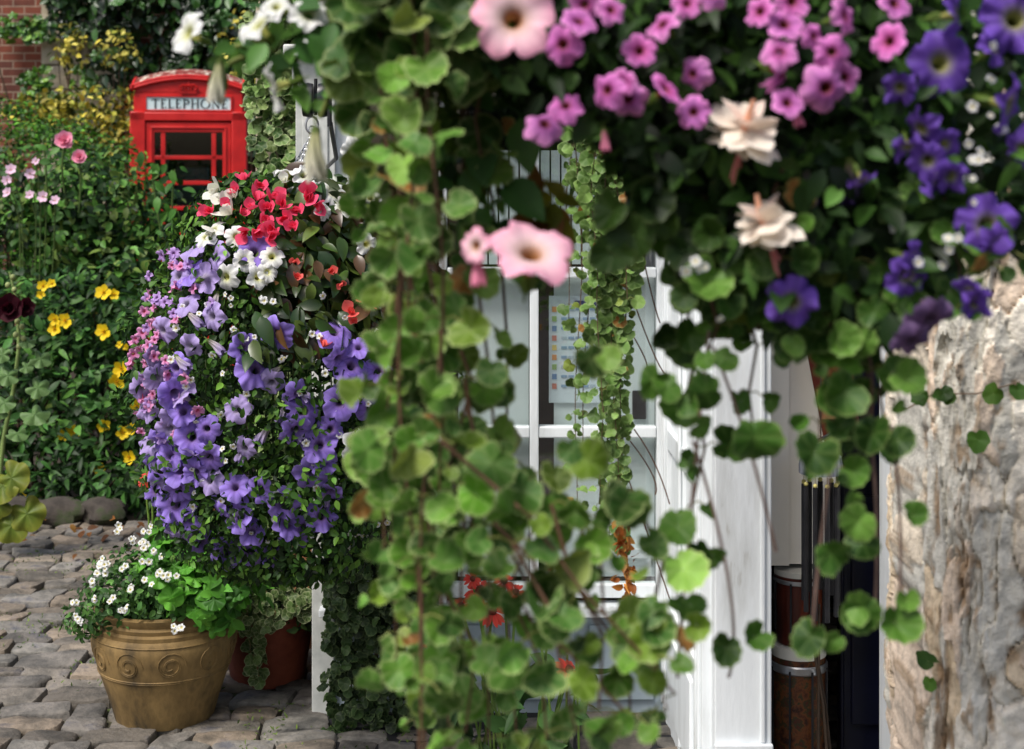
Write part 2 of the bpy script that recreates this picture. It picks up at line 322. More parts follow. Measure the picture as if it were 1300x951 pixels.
def bell_mesh(name, cin, cout, seed, length=1.3, seg=40):
    """a drooping, half closed trumpet: mouth along +Z, ribbed and twisted, green at its base"""
    g = np.random.default_rng(seed); p = g.uniform(0, 6, 4); a = np.arange(seg)*2*PI/seg; V = []; C = []; ts = np.linspace(0, 1, 14)
    for t in ts:
        tw = 1.1*t; w = .10+.20*t**1.2-.07*max(0,t-.8)/.2
        r = w*(1+(.10+.22*t)*np.cos(5*(a+tw)+p[0])+.10*t*np.sin(9*a+p[1])+.12*t*np.sin(2*a+p[2])); z = (t-1)*length+.10*np.sin(5*(a+tw)+p[3])*t**3
        V.append(np.stack([r*np.cos(a)+.10*np.sin(t*2.2+p[1])*t, r*np.sin(a)+.08*np.cos(t*2+p[0])*t-.08, z*np.ones_like(a)], -1))
        c = cin*(1-t)+cout*t; c = c if t > .12 else S(110,130,60)
        C.append(np.repeat(c[None], seg, 0)*(1-.22*(np.cos(5*(a+tw)+p[0]) < -.6))[:,None]*(1-.12*g.random((seg,1))))
    i = np.arange(len(ts)-1)[:,None]*seg; j = np.arange(seg)[None]; k = (j+1)%seg
    m = MB(); m.add(np.concatenate(V), np.stack([i+j, i+k, i+seg+k, i+seg+j], -1).reshape(-1,4), None, np.concatenate(C))
    aa = np.arange(5)*2*PI/5; d = np.stack([np.cos(aa),np.sin(aa),np.full(5,1.6)],-1)
    m.scatter(LAN[0], np.stack([.05*np.cos(aa),.05*np.sin(aa)-.08,np.full(5,-length-.02)],-1), d, np.stack([np.cos(aa),np.sin(aa),np.full(5,-.5)],-1), .3, S(96,120,50))
    m.tube([(0,-.08,-length-.3),(0,-.08,-length)], .03, 6, S(110,128,60))
    return m.mesh(name, PETAL)
BELLW = bell_mesh('petunia', S(196,196,130), S(226,222,206), 1)
BELLP = bell_mesh('petunia', S(150,140,90), S(92,62,150), 2)
BELLL = bell_mesh('petunia', S(196,190,160), S(168,150,205), 3)
BELLK = bell_mesh('petunia', S(190,120,130), S(232,140,170), 4)
def petals(name, n, cin, cout, w=.55, lift=.25, cup=.2, tm=None, layers=1, mat=PETAL, droop=0):
    m = MB(); V, Q, e = tm or leaf_oval(w, .12, -cup, 7, 1.35)
    for k in range(layers):
        a = (np.arange(n)+.5*k)*2*PI/n+rng.normal(0, .12, n); el = lift+.5*k+rng.normal(0, .1, n)-droop
        d = np.stack([np.cos(a)*np.cos(el), np.sin(a)*np.cos(el), np.sin(el)], -1)
        nn = np.stack([-np.cos(a)*np.sin(el), -np.sin(a)*np.sin(el), np.cos(el)], -1)
        m.scatter((V, Q, e), d*.03, d, nn, .5*(1-.22*k), cin, cout)
    return m
def stamens(m, n=16, r=.14, h=.2, c=S(220,150,40)):
    for k in range(n):
        a = rng.uniform(0, 6.28); q = rng.uniform(.1, 1)*r
        m.tube([(0,0,0),(q*math.cos(a)*.6, q*math.sin(a)*.6, h*.6),(q*math.cos(a), q*math.sin(a), h)], .012, 4, c)
    return m
ROSE = petals('rose', 7, S(236,140,172), S(246,186,204), .95, .15, .3, layers=4).mesh('rose', PETAL)
HYP = stamens(petals('hypericum', 5, S(244,204,14), S(250,226,60), .8, .25, .15), 20, .16, .18, S(236,190,40)).mesh('hypericum', PETAL)
ANE = stamens(petals('anemone', 6, S(236,190,216), S(246,222,236), .7, .2, .12), 12, .12, .1, S(210,160,60)).mesh('anemone', PETAL)
HOL = petals('hollyhock_flower', 6, S(40,8,18), S(78,16,34), .95, .3, .25, layers=3).mesh('hollyhock_flower', PETAL)
def begonia(ci, co, seed):
    m = MB(); V, Q, e = leaf_oval(.95, .25, -.35, 7, 1.1)
    for k, (a, el, sz) in enumerate([(0,.5,.62),(PI,.6,.58),(PI/2,.9,.42),(-PI/2,.85,.42),(.8,1.1,.4),(3.6,1.05,.36)]):
        a += rng.normal(0,.25); el += rng.normal(0,.15)
        d = np.array([[math.cos(a)*math.cos(el), math.sin(a)*math.cos(el), math.sin(el)]]); n = np.array([[-math.cos(a)*math.sin(el), -math.sin(a)*math.sin(el), math.cos(el)]])
        m.scatter((V,Q,e), d*.02, d, n, sz, ci, co)
    return m.mesh('begonia', PETAL)
BEGR = [begonia(S(236,66,106), S(250,112,146), k) for k in range(3)]
BEGS = [begonia(S(226,84,80), S(244,130,120), k) for k in range(2)]
BEGW = [begonia(S(226,226,206), S(240,240,238), k) for k in range(2)]
def cone_flower(seed):
    m = petals('x', 13, S(196,50,44), S(226,96,78), .34, -.25, -.25).mesh('cone_flower', PETAL)
    c = MB().blob((0,0,.03), (.15,.15,.13), S(90,34,18), .06); return m, c.mesh('flower_cone', STEM)
CONE, CONEC = cone_flower(0)

# ------------------------------------------------------------------ GROUND
struct('ground', MB().grid(lambda u, v: (u, v, -.03), np.linspace(-60,60,13), np.linspace(-10,120,14)), SOIL)
struct('path_bed', MB().grid(lambda u, v: (u, v, -.012+.006*math.sin(u*3)*math.sin(v*2.3)), np.linspace(-4.2,2.6,30), np.linspace(.4,6.75,30)), JOINT)
mb = MB(); y = .6; row = 0
seg = 16; ang = np.arange(seg)*2*PI/seg+.16
while y < 6.7:
    h = random.uniform(.085,.135); x = -4.1+random.uniform(0,.25)
    while x < 2.5:
        w = random.uniform(.10,.23)
        if y < 3.5: w *= 1.0
        cx, cy = x+w/2, y+h/2+.035*math.sin(x*1.7)+random.gauss(0,.012)
        n_ = random.uniform(.26,.42); ca, sa = np.cos(ang), np.sin(ang)
        ux, uy = np.sign(ca)*np.abs(ca)**n_, np.sign(sa)*np.abs(sa)**n_
        wob = 1+.05*np.sin(2*ang+random.uniform(0,6))+.05*np.sin(3*ang+random.uniform(0,6))
        ux, uy = ux*wob*(w-.004)/2, uy*wob*(h-.003)/2
        sk = random.gauss(0,.14); tx, ty = random.gauss(0,.04), random.gauss(0,.04); z0 = random.gauss(.006,.004)
        V = []
        for f, zz in ((1.0,-.03),(.985,-.002),(.95,.004),(.85,.007),(.45,.008),(.02,.008)):
            X = ux*f+sk*uy*f; Yv = uy*f
            V.append(np.stack([cx+X, cy+Yv, z0+zz+tx*X/.2*.3+ty*Yv/.2*.3+.0035*np.sin(X*40+cx*9)*np.cos(Yv*50)+.002*np.sin(X*90+cy*7)], -1))
        i = np.arange(5)[:,None]*seg; j = np.arange(seg)[None]; k = (j+1)%seg
        cc_ = np.array([(1,1,1),(1.15,1.08,1.0),(.8,.82,.86),(1.1,1.0,.9),(.7,.69,.68),(1.0,1.05,1.1)][random.randrange(6)])*random.uniform(.75,1.2)
        mb.add(np.concatenate(V), np.stack([i+j, i+k, i+seg+k, i+seg+j], -1).reshape(-1,4), None, cc_)
        x += w
    y += h; row += 1
struct('path', mb, COBBLE)
# moss tufts in the joints and fallen leaves
g = MB(); N = 9000
loc = np.stack([rng.uniform(-3.2,.4,N), rng.uniform(4.1,6.6,N), np.full(N,.013)], -1)
cl = (np.sin(loc[:,0]*5+1)*np.sin(loc[:,1]*7) > .15); loc = loc[cl]
spread(g, LAN, loc, np.array((0,-.6,.5)), .013, [S(60,80,28), S(86,106,40)], tipdir=(0,0,1), jt=.8)
o = g.build('moss', LEAF); o['kind'] = 'stuff'
g = MB(); N = 60
loc = np.stack([rng.uniform(-2.6,-1.2,N), 6.55+rng.normal(0,.18,N), np.full(N,.04)], -1)
spread(g, OV, loc, np.array((0,-.2,1)), .05, [S(112,72,34), S(92,58,30), S(140,100,44)], tipdir=(1,0,0), jt=1, jn=.3)
o = g.build('fallen_leaves', LEAF); o['kind'] = 'stuff'

# ------------------------------------------------------------------ BACK WALL
w = thing('brick_wall', 'red brick wall with pale stone corner blocks at the upper left', 'wall', (-3.2,15,0))
og = loc_of(w)
MB().bx(-9,-4.72,15,15.35,-.05,4.6).build('brickwork', BRICK, w, og)
MB().bx(-3.9,-.2,15.02,15.35,-.05,4.6).build('brickwork', BRICK, w, og)
mb = MB(); z = 0; k = 0
while z < 4.5:
    h = .29+.05*math.sin(k*2.1); split = -4.36+.1*math.sin(k*1.7)
    mb.box((-4.72+(split+4.72)/2, 15.165, z+h/2), (split+4.72-.012, .37, h-.012)); mb.box(((split-3.9)/2, 15.165, z+h/2), (-3.9-split-.012, .368, h-.012)); z += h; k += 1
mb.build('quoin_blocks', ASHLAR, w, og, smooth=False, bevel=.012)

def climb(name, label, cat, pts, size, cols, n, depth, tms, jn=.6, edge=None, stems=10, Y=14.9, group=None):
    """wall climber: leaves over a wall area given as (x0,x1,z0,z1) patches with weights"""
    r = thing(name, label, cat, (pts[0][0], Y, 0), 0, group); og = loc_of(r); m = MB()
    tot = sum(p[4] for p in pts)
    for (x0,x1,z0,z1,wt) in pts:
        k = int(n*wt/tot); u = rng.beta(1.3,1.3,(k,2))
        X = x0+(x1-x0)*u[:,0]; Z = z0+(z1-z0)*u[:,1]
        bump = .5+.5*np.sin(X*4.1+Z*2.3)*np.sin(Z*5.2-X*1.7)
        Yv = Y-depth*(bump*.7+.3)*rng.uniform(.25,1,k)
        spread(m, tms, np.stack([X,Yv,Z],-1), np.array((.05,-1,.55)), size, cols, edge, (0,-.25,-1), jn, .55)
    m.build('foliage', LEAFG, r, og)
    s = MB()
    for k in range(stems):
        x0,x1,z0,z1,_ = pts[k%len(pts)]; x = random.uniform(x0,x1); p = []
        for t in np.linspace(0,1,9): p.append((x+.12*math.sin(t*5+k), Y-.02, z1*t)); x += random.gauss(0,.05)
        s.tube(p, np.linspace(.02,.006,9), 5, S(70,54,38))
    s.build('stem', STEM, r, og); return r
climb('wall_creeper', 'dark green creeper with broad leaves covering the wall above the telephone box', 'climber',
      [(-4.1,-.7,2.35,4.3,6),(-4.6,-3.9,2.9,4.2,1),(-3.4,-1.4,1.6,2.9,2)], .13, [S(28,50,22), S(36,62,28), S(50,84,34), S(22,40,20)], 5200, .55, OV+IVY)
climb('wall_ivy', 'few bright green ivy sprigs growing on the brick at the upper left edge', 'climber',
      [(-5.1,-4.5,2.85,3.1,2),(-4.9,-4.55,2.15,2.55,2),(-4.4,-4.1,2.3,2.6,.6)], .09, [S(70,112,36), S(96,132,44), S(50,86,34)], 210, .12, IVY, stems=3)

# ------------------------------------------------------------------ shrubs
def lumps(blobs, n, skin=.35, front=True, gap=.15):
    """points through the outer skin of several ellipsoids -> loc, outward normals"""
    A = []; B = []; tot = sum(b[1][0]*b[1][2]*(b[2] if len(b) > 2 else 1) for b in blobs)
    for b in blobs:
        c, r = np.array(b[0], float), np.array(b[1], float); k = int(n*r[0]*r[2]*(b[2] if len(b) > 2 else 1)/tot)
        d = unit(rng.normal(0,1,(int(k*2.2)+4,3)))
        if front: d = d[d[:,1] < .35]
        d = d[:k]; f = 1-skin*rng.random(len(d))**1.6+rng.normal(0,.05,len(d))
        f = f*(1+.1*np.sin(d[:,0]*6+c[0]*3)*np.sin(d[:,2]*7+c[2]))
        A.append(c+d*r*f[:,None]); B.append(unit(d/r))
    A = np.concatenate(A); B = np.concatenate(B); q3 = np.sin(A[:,0]*7.1+2*np.sin(A[:,2]*3.3))*np.sin(A[:,2]*8.3+A[:,1]*5+1.5*np.sin(A[:,0]*4.1)); ok = (A[:,2] > .02)&(rng.random(len(A)) < np.clip(.85+.75*q3, gap, 1))
    return A[ok], B[ok]
def shrub(name, label, cat, blobs, n, size, cols, tms, tip=(0,-.3,.4), jn=.6, jt=.6, mat=LEAF, edge=None, up=.5, skin=.35, vary=.3, stemcol=S(60,44,30), nst=14, group=None):
    base = np.array([np.mean([b[0][0] for b in blobs]), np.mean([b[0][1] for b in blobs]), 0])
    r = thing(name, label, cat, base, 0, group)
    L, Nn = lumps(blobs, n, skin); m = MB()
    spread(m, tms, L, Nn+np.array((0,-.1,up)), size, cols, edge, tip, jn, jt, vary)
    m.build('foliage', mat, r, base)
    s = MB()
    for b in blobs:
        c, rr = np.array(b[0], float), np.array(b[1], float)
        for k in range(max(3, nst//len(blobs))):
            d = unit(rng.normal(0,1,3)*np.array((1,1,.6))+np.array((0,0,.5))); e = c+d*rr*.88; q = np.array([c[0]+rng.normal(0,.06), c[1]+rng.normal(0,.06), 0])
            t = np.linspace(0,1,7)[:,None]; mid = np.array([c[0],c[1],c[2]*.5])
            s.tube((1-t)**2*q+2*t*(1-t)*mid+t*t*e, np.linspace(.012,.003,7), 5, stemcol)
    s.build('branches', STEM, r, base); return r
def B(px, py, Y, rx, ry, rz, wt=1): return (tuple(P(px,py,Y)), (rx,ry,rz), wt)

shrub('golden_shrub', 'yellow variegated evergreen shrub spreading left of the red telephone box', 'shrub',
      [B(110,128,12.8,.5,.35,.12),B(95,165,12.6,.6,.3,.14),B(150,180,12.6,.45,.3,.3,.8),B(150,62,13.8,.2,.2,.2,.4),B(92,62,13.8,.17,.2,.26,.5),B(60,140,12.8,.4,.3,.1),B(140,420,12.5,.6,.3,.9,.5),B(320,70,14,.35,.3,.4,.4)],
      4600, .07, [S(160,148,54), S(186,176,84), S(122,124,44), S(74,88,32), S(50,64,26)], OV, up=.8, jn=.7, edge=None, skin=.6, vary=.4)
shrub('box_hedge', 'clipped fine leaved green hedge rising behind the pink roses', 'hedge',
      [B(0,246,10.2,.85,.7,.62),B(85,282,10.0,.7,.6,.60),B(118,330,9.9,.42,.5,.62),B(0,420,10,1.2,.6,.8,.5),B(-120,250,10.2,.8,.7,.75,.6)],
      32000, .036, [S(46,80,22), S(64,108,28), S(82,130,38), S(32,60,18)], OV, up=1.0, skin=.16, tip=(0,-.2,1), jn=.5)
# rose bush
rose = shrub('rose_bush', 'leafy rose bush carrying two open pink roses in front of the hedge', 'rose bush',
      [B(60,250,8.7,.5,.4,.3),B(130,265,8.6,.45,.4,.32),B(160,285,8.6,.22,.3,.32),B(90,330,8.5,.75,.4,.3),B(145,350,8.6,.22,.35,.38),B(20,320,8.5,.5,.4,.4),B(140,450,8.6,.7,.35,.5,.5)],
      5400, .066, [S(38,66,26), S(56,92,36), S(76,116,48), S(28,50,22), S(96,118,52)], OV, tip=(.1,-.4,-.3), jn=.55)
for (px,py,s_) in ((82,179,25),(101,200,20)):
    put(ROSE, 'rose_flower', rose, P(px,py,8.2), (.1,-1,.35), s_/F*8.3, None)
m = MB()
for pts in ([(82,182),(75,215),(85,260)],[(101,203),(104,230),(100,270)],[(205,300),(196,245),(192,210)],[(222,330),(215,270),(222,215)],[(60,250),(58,205),(55,180)]):
    p = np.array([P(x,y,8.25) for x,y in pts]); t = np.linspace(0,1,9)[:,None]
    m.tube((1-t)**2*p[0]+2*t*(1-t)*p[1]+t*t*p[2], .006, 5, S(70,92,40))
m.build('stem', STEM, rose, loc_of(rose))
m = MB(); L = np.array([P(x,y,8.2) for x,y in ((163,190),(180,192),(190,218),(200,208),(212,208),(218,216),(220,232),(232,240),(200,250),(210,258),(225,265),(205,300),(212,285),(190,208),(228,212),(196,230),(50,205),(60,190),(66,195))])
spread(m, OV, L, np.array((0,-1,.5)), .075, [S(56,96,36), S(74,120,46)], None, (.2,-.2,-.6), .35, .6, .15)
m.build('shoot_leaves', LEAF, rose, loc_of(rose))
an = thing('anemone_plant', 'slender anemone with pale pink flowers at the left edge', 'flower', P(40,300,8.0)*np.array((1,1,0)))
m = MB()
for (px,py,s_) in ((14,216,16),(9,229,14),(10,245,15),(38,221,15),(38,248,13),(55,250,16),(70,255,14),(46,205,11)):
    p = P(px,py,7.9); put(ANE, 'anemone_flower', an, p, (random.uniform(-.4,.4),-1,.35), s_/F*8.0)
    b = P(px*.5+25,330,8.0); m.tube([p,(p+b)/2+np.array((0.02,0,.05)), b*np.array((1,1,.4))], .004, 4, S(80,100,50))
m.build('stem', STEM, an, loc_of(an))
hyp = shrub('yellow_flowered_shrub', 'leafy green shrub dotted with yellow five petalled flowers beside the path', 'shrub',
      [B(60,420,7.6,.5,.4,.33),B(140,400,7.7,.4,.4,.3),B(20,480,7.4,.4,.4,.4),B(120,500,7.4,.5,.4,.36),B(195,470,7.8,.25,.3,.45),B(50,580,7.2,.5,.35,.33),B(150,590,7.2,.36,.35,.32),B(205,590,7.4,.2,.3,.35)],
      6200, .066, [S(32,60,22), S(52,90,38), S(30,54,22), S(70,108,44)], LAN+[OV[1]], tip=(.1,-.5,.15), jn=.5, up=.7, skin=.3)
for (px,py,s_) in ((55,363,13),(66,360,10),(52,374,10),(132,372,18),(145,374,12),(70,405,14),(84,407,17),(70,418,15),(133,421,19),(155,468,19),(148,484,18),(175,515,16),(183,520,14),(83,551,17),(95,548,15),(131,540,15),(156,549,15),(168,545,14),(123,594,18),(165,580,17),(152,645,14),(30,630,10),(152,438,8),(160,440,8)):
    Yy = 7.05 if py > 440 else 7.2
    put(HYP, 'yellow_flower', hyp, P(px,py,Yy), (random.uniform(-.4,.5),-1,random.uniform(-.1,.6)), 1.25*s_/F*Yy)
# dark underplanting at the foot of the bed
shrub('ground_shrub', 'low dark green leafy plant at the foot of the yellow flowered shrub by the path', 'shrub',
      [B(30,625,6.95,.4,.2,.14),B(120,620,6.95,.35,.22,.14),B(190,600,7.0,.2,.2,.2),B(250,560,7.2,.4,.3,.4),B(240,430,8,.4,.3,.42)], 1700, .07, [S(22,42,16), S(38,66,28), S(50,84,34)], LAN, tip=(0,-.6,-.1), up=.8)
# hollyhock
hk = thing('hollyhock', 'tall hollyhock with lobed grey green leaves and a dark maroon bloom at the left edge', 'flower', P(0,700,6.3)*np.array((1,1,0)))
og = loc_of(hk); p = np.array([P(x,y,6.2) for x,y in ((-8,690),(4,560),(18,490),(24,440),(22,385),(12,345))])
MB().tube(p, [.011,.01,.009,.008,.007,.005], 7, S(120,140,80)).build('stem', STEM, hk, og)
m = MB(); L = np.array([P(x,y,6.12) for x,y in ((44,452),(20,476),(40,488),(15,508),(38,520),(22,545),(6,520),(30,432),(10,450),(28,465))])
d = np.array([(x,-.5,z) for x,z in ((1,.2),(-1,.1),(1,-.1),(-1,-.3),(.8,-.6),(.1,-1),(-1,-.1),(.6,.2),(-.7,.2),(.6,.3))])
m.scatter(LOB[0], L, d, np.array([[.1,-1,1.1]])+rng.normal(0,.25,(10,3)), np.array([.09,.1,.1,.1,.12,.09,.1,.07,.07,.06]), S(86,116,64), S(112,140,88))
m.build('foliage', LEAF, hk, og)
m = MB(); L = np.array([P(x,y,6.1) for x,y in ((10,635),(24,655),(4,600),(28,640),(16,610))])
m.scatter(LOB[1], L, rng.normal(0,1,(5,3))*np.array((1,.2,.4))+np.array((.4,0,-.7)), np.array([[0,-1,.5]])+rng.normal(0,.25,(5,3)), .15, S(84,104,36), S(140,136,48))
m.build('yellowing_foliage', LEAF, hk, og)
put(HOL, 'maroon_flower', hk, P(12,392,6.08), (.2,-1,.1), .13); put(HOL, 'maroon_flower', hk, P(30,390,6.1), (.8,-1,-.1), .09)
m = MB()
for x,y in ((10,362),(18,368),(22,408),(28,415),(20,425),(24,440),(16,352),(30,430)): m.blob(P(x,y,6.12), (.012,.012,.013), S(140,150,96), .05, 8, 6)
m.build('bud', STEM, hk, og)
for k,(x,y_,s_) in enumerate(((20,672,.2),(75,668,.17),(128,662,.15),(-45,676,.22))):
    q = P(x,y_,6.72); o = MB().blob((q[0],6.74,.05), (s_*.8,.1,.07), None, .2, 20, 12, k).build('edging_stone', DSTONE, None, (q[0],6.74,0))
    o['label'] = ['rough grey edging stone under the hollyhock','rough grey edging stone between the hollyhock and the fallen leaves','small rough grey edging stone nearest the white flowered pot','rough grey edging stone at the extreme left by the path'][k]; o['category'] = 'stone'; o['group'] = 'edging stones along the flower bed'

# ------------------------------------------------------------------ TELEPHONE BOX
cx = (-3.07-2.15)/2-.05
tb = thing('telephone_box', 'red domed telephone box with glazed door and white lettered panel', 'telephone box', (cx-.02,12.5,0), R(9.5))
W = .45; FY = -.45
MB().bx(-.47,.47,-.47,.47,-.02,.14).build('plinth', RED, tb, bevel=.01)
mb = MB()
for sx in (-1,1):
    for sy in (-1,1): mb.box((sx*.40, sy*.40, 1.09), (.12,.12,1.90))
mb.bx(-.46,.46,-.46,.46,1.965,2.035)
body = mb.build('frame', RED, tb, bevel=.008)
mb = MB(); mb.bx(-.34,.34,.40,.44,.14,1.965); mb.build('back_panel', RED, tb, bevel=.004)
def door_panel(rot, nm):
    c, s_ = math.cos(rot), math.sin(rot); M = np.array([[c,s_,0],[-s_,c,0],[0,0,1]])
    m = MB(); yf = -.425
    def b(x0,x1,z0,z1,yy=yf,t=.04): m.bx(x0,x1,yy-t/2,yy+t/2,z0,z1)
    b(-.336,-.27,.145,1.955); b(.27,.336,.145,1.955); b(-.27,.27,1.875,1.955); b(-.27,.27,.145,.24)
    rows = 8; H = (1.875-.24)/rows
    for k in range(1,rows): b(-.27,.27,.24+k*H-.016,.24+k*H+.016,yf,.03)
    for x in (-.2,.2): b(x-.017,x+.017,.24,1.875,yf+.001,.032)
    # raised rim round the door
    b(-.30,-.285,.2,1.92,yf-.02,.02); b(.285,.30,.2,1.92,yf-.02,.02); b(-.30,.30,1.905,1.92,yf-.021,.02)
    for a in m.V: a[:] = a@M
    o = m.build(nm, RED, tb, bevel=.003)
    gm = MB(); gm.bx(-.27,.27,yf+.004,yf+.008,.24,1.875)
    for a in gm.V: a[:] = a@M
    gm.build('glazing', DARKG, o, smooth=False); return o
dr = door_panel(0,'door'); door_panel(PI/2,'side_panel'); door_panel(-PI/2,'side_panel')
m = MB().tube([(.3,-.46,1.0),(.3,-.49,1.02),(.3,-.49,1.12),(.3,-.46,1.14)], .008, 6); m.build('handle', STEEL, dr)
# upper storey: sign boxes, pediments, dome
KD = .43; zt = 2.40
def dome(x, y): return zt-KD*(x*x+y*y)
mb = MB(); mb.bx(-.425,.425,-.425,.425,2.03,2.20)
for rot in range(4):
    c, s_ = math.cos(rot*PI/2), math.sin(rot*PI/2); M = np.array([[c,s_,0],[-s_,c,0],[0,0,1]])
    us = np.linspace(-.425,.425,25)
    V = np.array([(u,-.425,2.19) for u in us]+[(u,-.425,dome(u,.425)-.01) for u in us])@M
    mb.add(V, [(i,i+1,26+i,25+i) for i in range(24)])
    # mouldings round the sign
    for (x0,x1,z0,z1) in ((-.345,.345,2.158,2.17),(-.345,.345,2.045,2.056),(-.345,-.332,2.056,2.158),(.332,.345,2.056,2.158)):
        q = MB().bx(x0,x1,-.439,-.42,z0,z1); mb.add(q.V[0]@M, q.Q[0])
    # arched edge
    for dz, rr in ((-.012,.017),(.010,.012)):
        pp = np.array([(u,-.437,dome(u,.43)+dz) for u in np.linspace(-.455,.455,25)])@M; mb.tube(pp, rr, 8)
mb.build('head', RED, tb)
MB().grid(lambda u,v: (u,v,dome(u,v)+.008), np.linspace(-.44,.44,25), np.linspace(-.44,.44,25)).build('roof', ROOFRED, tb)
sg = MB().bx(-.332,.332,-.4295,-.42,2.056,2.158).build('sign', SIGN, tb)
# lettering: thick uprights, thin bars, small serifs
m = MB(); ys = -.4335; z0, z1 = 2.068, 2.140; hgt = z1-z0
def st(x0,za,x1,zb,t):
    d = np.array((x1-x0, zb-za)); d = d/np.linalg.norm(d); n = np.array((-d[1], d[0]))*t/2
    V = [(x0+n[0],ys,za+n[1]),(x0-n[0],ys,za-n[1]),(x1-n[0],ys,zb-n[1]),(x1+n[0],ys,zb+n[1])]
    m.add(V, [(0,1,2,3)])
TK, TN = .0115, .0055
def up(x): st(x,z0,x,z1,TK); st(x-.011,z0,x+.011,z0,TN*.7); st(x-.011,z1,x+.011,z1,TN*.7)
def letter(ch, x):
    zm = (z0+z1)/2+.002
    if ch == 'T': up(x+.03); st(x,z1-.003,x+.06,z1-.003,TN); st(x+.002,z1-.016,x+.002,z1,TN*.7); st(x+.058,z1-.016,x+.058,z1,TN*.7); return .064
    if ch in 'EL':
        up(x+.012); st(x+.012,z0+.003,x+.045,z0+.003,TN); st(x+.044,z0,x+.044,z0+.016,TN*.7)
        if ch == 'E': st(x+.012,z1-.003,x+.043,z1-.003,TN); st(x+.042,z1-.016,x+.042,z1,TN*.7); st(x+.012,zm,x+.036,zm,TN)
        return .053
    if ch == 'P':
        up(x+.012); pr = [(x+.014+.036*math.sin(a), z1-.020+.018*math.cos(a)) for a in np.linspace(0,PI,12)]
        for i,(p,q) in enumerate(zip(pr,pr[1:])): st(*p,*q, TN+(TK-TN)*math.sin((i+.5)/11*PI))
        return .058
    if ch == 'H': up(x+.012); up(x+.056); st(x+.012,zm,x+.056,zm,TN); return .074
    if ch == 'O':
        pr = [(x+.036+.034*math.sin(a), (z0+z1)/2+(hgt/2)*math.cos(a)) for a in np.linspace(0,2*PI,25)]
        for i,(p,q) in enumerate(zip(pr,pr[1:])): st(*p,*q, TN+(TK-TN)*abs(math.sin((i+.5)/24*2*PI)))
        return .078
    if ch == 'N': st(x+.012,z0,x+.012,z1,TN); st(x+.058,z0,x+.058,z1,TN); st(x+.012,z1,x+.058,z0,TK); st(x+.0,z1,x+.016,z1,TN*.7); st(x+.05,z1,x+.067,z1,TN*.7); st(x+.003,z0,x+.021,z0,TN*.7); return .074
x = -.292
for ch in 'TELEPHONE': x += letter(ch, x)+.0055
m.build('lettering', INK, sg)
# crown emblem
m = MB(); yc = -.436
m.box((0,yc,2.193),(.124,.022,.013)); m.box((0,yc,2.208),(.108,.018,.006))
for x0 in (-.056,-.02,.02,.056):
    m.tube([(x0*.9,yc,2.21),(x0*1.2,yc-.006,2.238),(x0*.75,yc-.008,2.258),(0,yc-.006,2.246)], .008, 6)
for x0 in (-.054,0,.054): m.blob((x0,yc-.004,2.222),(.009,.008,.009),None,0,8,6)
m.blob((0,yc,2.264),(.011,.010,.010),None,0,8,6); m.box((0,yc,2.281),(.006,.01,.02)); m.box((0,yc,2.283),(.018,.01,.006))
m.build('crown_emblem', RED, tb)
m = MB(); m.bx(-.32,.32,.36,.395,.5,1.95); m.build('backboard', DARKW, tb)
ph = MB().bx(-.14,.14,.24,.36,1.1,1.6).build('telephone', STEEL, tb, bevel=.015)
MB().tube([(-.2,.26,1.62),(-.22,.22,1.5),(-.21,.22,1.4),(-.2,.26,1.28)], .025, 8).build('receiver', BLACK, ph)
MB().bx(-.27,-.2,.2,.22,1.55,1.78).build('notice', SIGN, tb)

# ------------------------------------------------------------------ IVY GATEPOST behind the basket
gp = MB().bx(-.885,-.68,5.15,5.4,-.03,2.35).build('gate_post', ASHLAR, None, (-.815,5.28,0), bevel=.02)
gp['label'] = 'stone gate post almost hidden by pale ivy beside the telephone box'; gp['category'] = 'post'
iv = thing('ivy', 'pale variegated ivy clothing the gate post right of the telephone box', 'climber', (-.8,5.1,0)); og = loc_of(iv)
m = MB(); N = 2100; Z = rng.uniform(.1,2.5,N); wd = .14+.04*np.sin(Z*7)
X = -.775+np.clip(rng.normal(0,1,N),-1.15,1.5)*wd*.62; Yv = 5.13-rng.uniform(0,.12,N)*(1+np.sin(Z*9+X*8)*.5)
spread(m, RNDS+IVY[:1], np.stack([X,Yv,Z],-1), np.array((-.05,-1,.5)), .042, [S(84,116,54), S(108,138,74), S(52,82,36), S(128,150,88)], S(190,202,150), (0,-.2,-1), .55, .6, .25)
m.build('foliage', LEAF, iv, og)
m = MB()
for k in range(9):
    x = -.77+random.uniform(-.1,.1); m.tube([(x+.03*math.sin(t*3+k),5.12,t) for t in np.linspace(0,2.4,12)], .005, 5, S(110,92,70))
m.build('stem', STEM, iv, og)

# ------------------------------------------------------------------ SHOP FRONT
sh = thing('shop_front', 'white painted shop front with glazed window and open doorway', 'building', (.2,4.4,0)); og = loc_of(sh)
WY = 4.40
mb = MB(); mb.bx(-.585,-.520,WY-.03,WY+.07,-.02,2.6); mb.build('corner_post', GREYWHITE, sh, og, False, .004)
mb = MB(); mb.bx(-.64,.46,WY-.05,WY+.05,1.835,1.93); mb.bx(-.66,.46,WY-.09,WY+.05,1.93,1.965); mb.bx(-.62,.46,WY-.02,WY+.05,1.965,2.3); mb.bx(-.67,.46,WY-.12,WY+.05,2.3,2.36)
mb.build('frieze', GREYWHITE, sh, og, False, .005)
mb = MB(); mb.bx(-.63,-.515,WY-.045,WY-.032,1.40,1.833); mb.bx(-.61,-.535,WY-.052,WY-.046,1.45,1.80); mb.build('pilaster', GREYWHITE, sh, og, False, .004)
win = MB()
xs = [(-.518,-.475),(-.215,-.192),(.052,.078),(.425,.456)]
for a,b in xs: win.bx(a,b,WY-.012,WY+.04,.33,1.834)
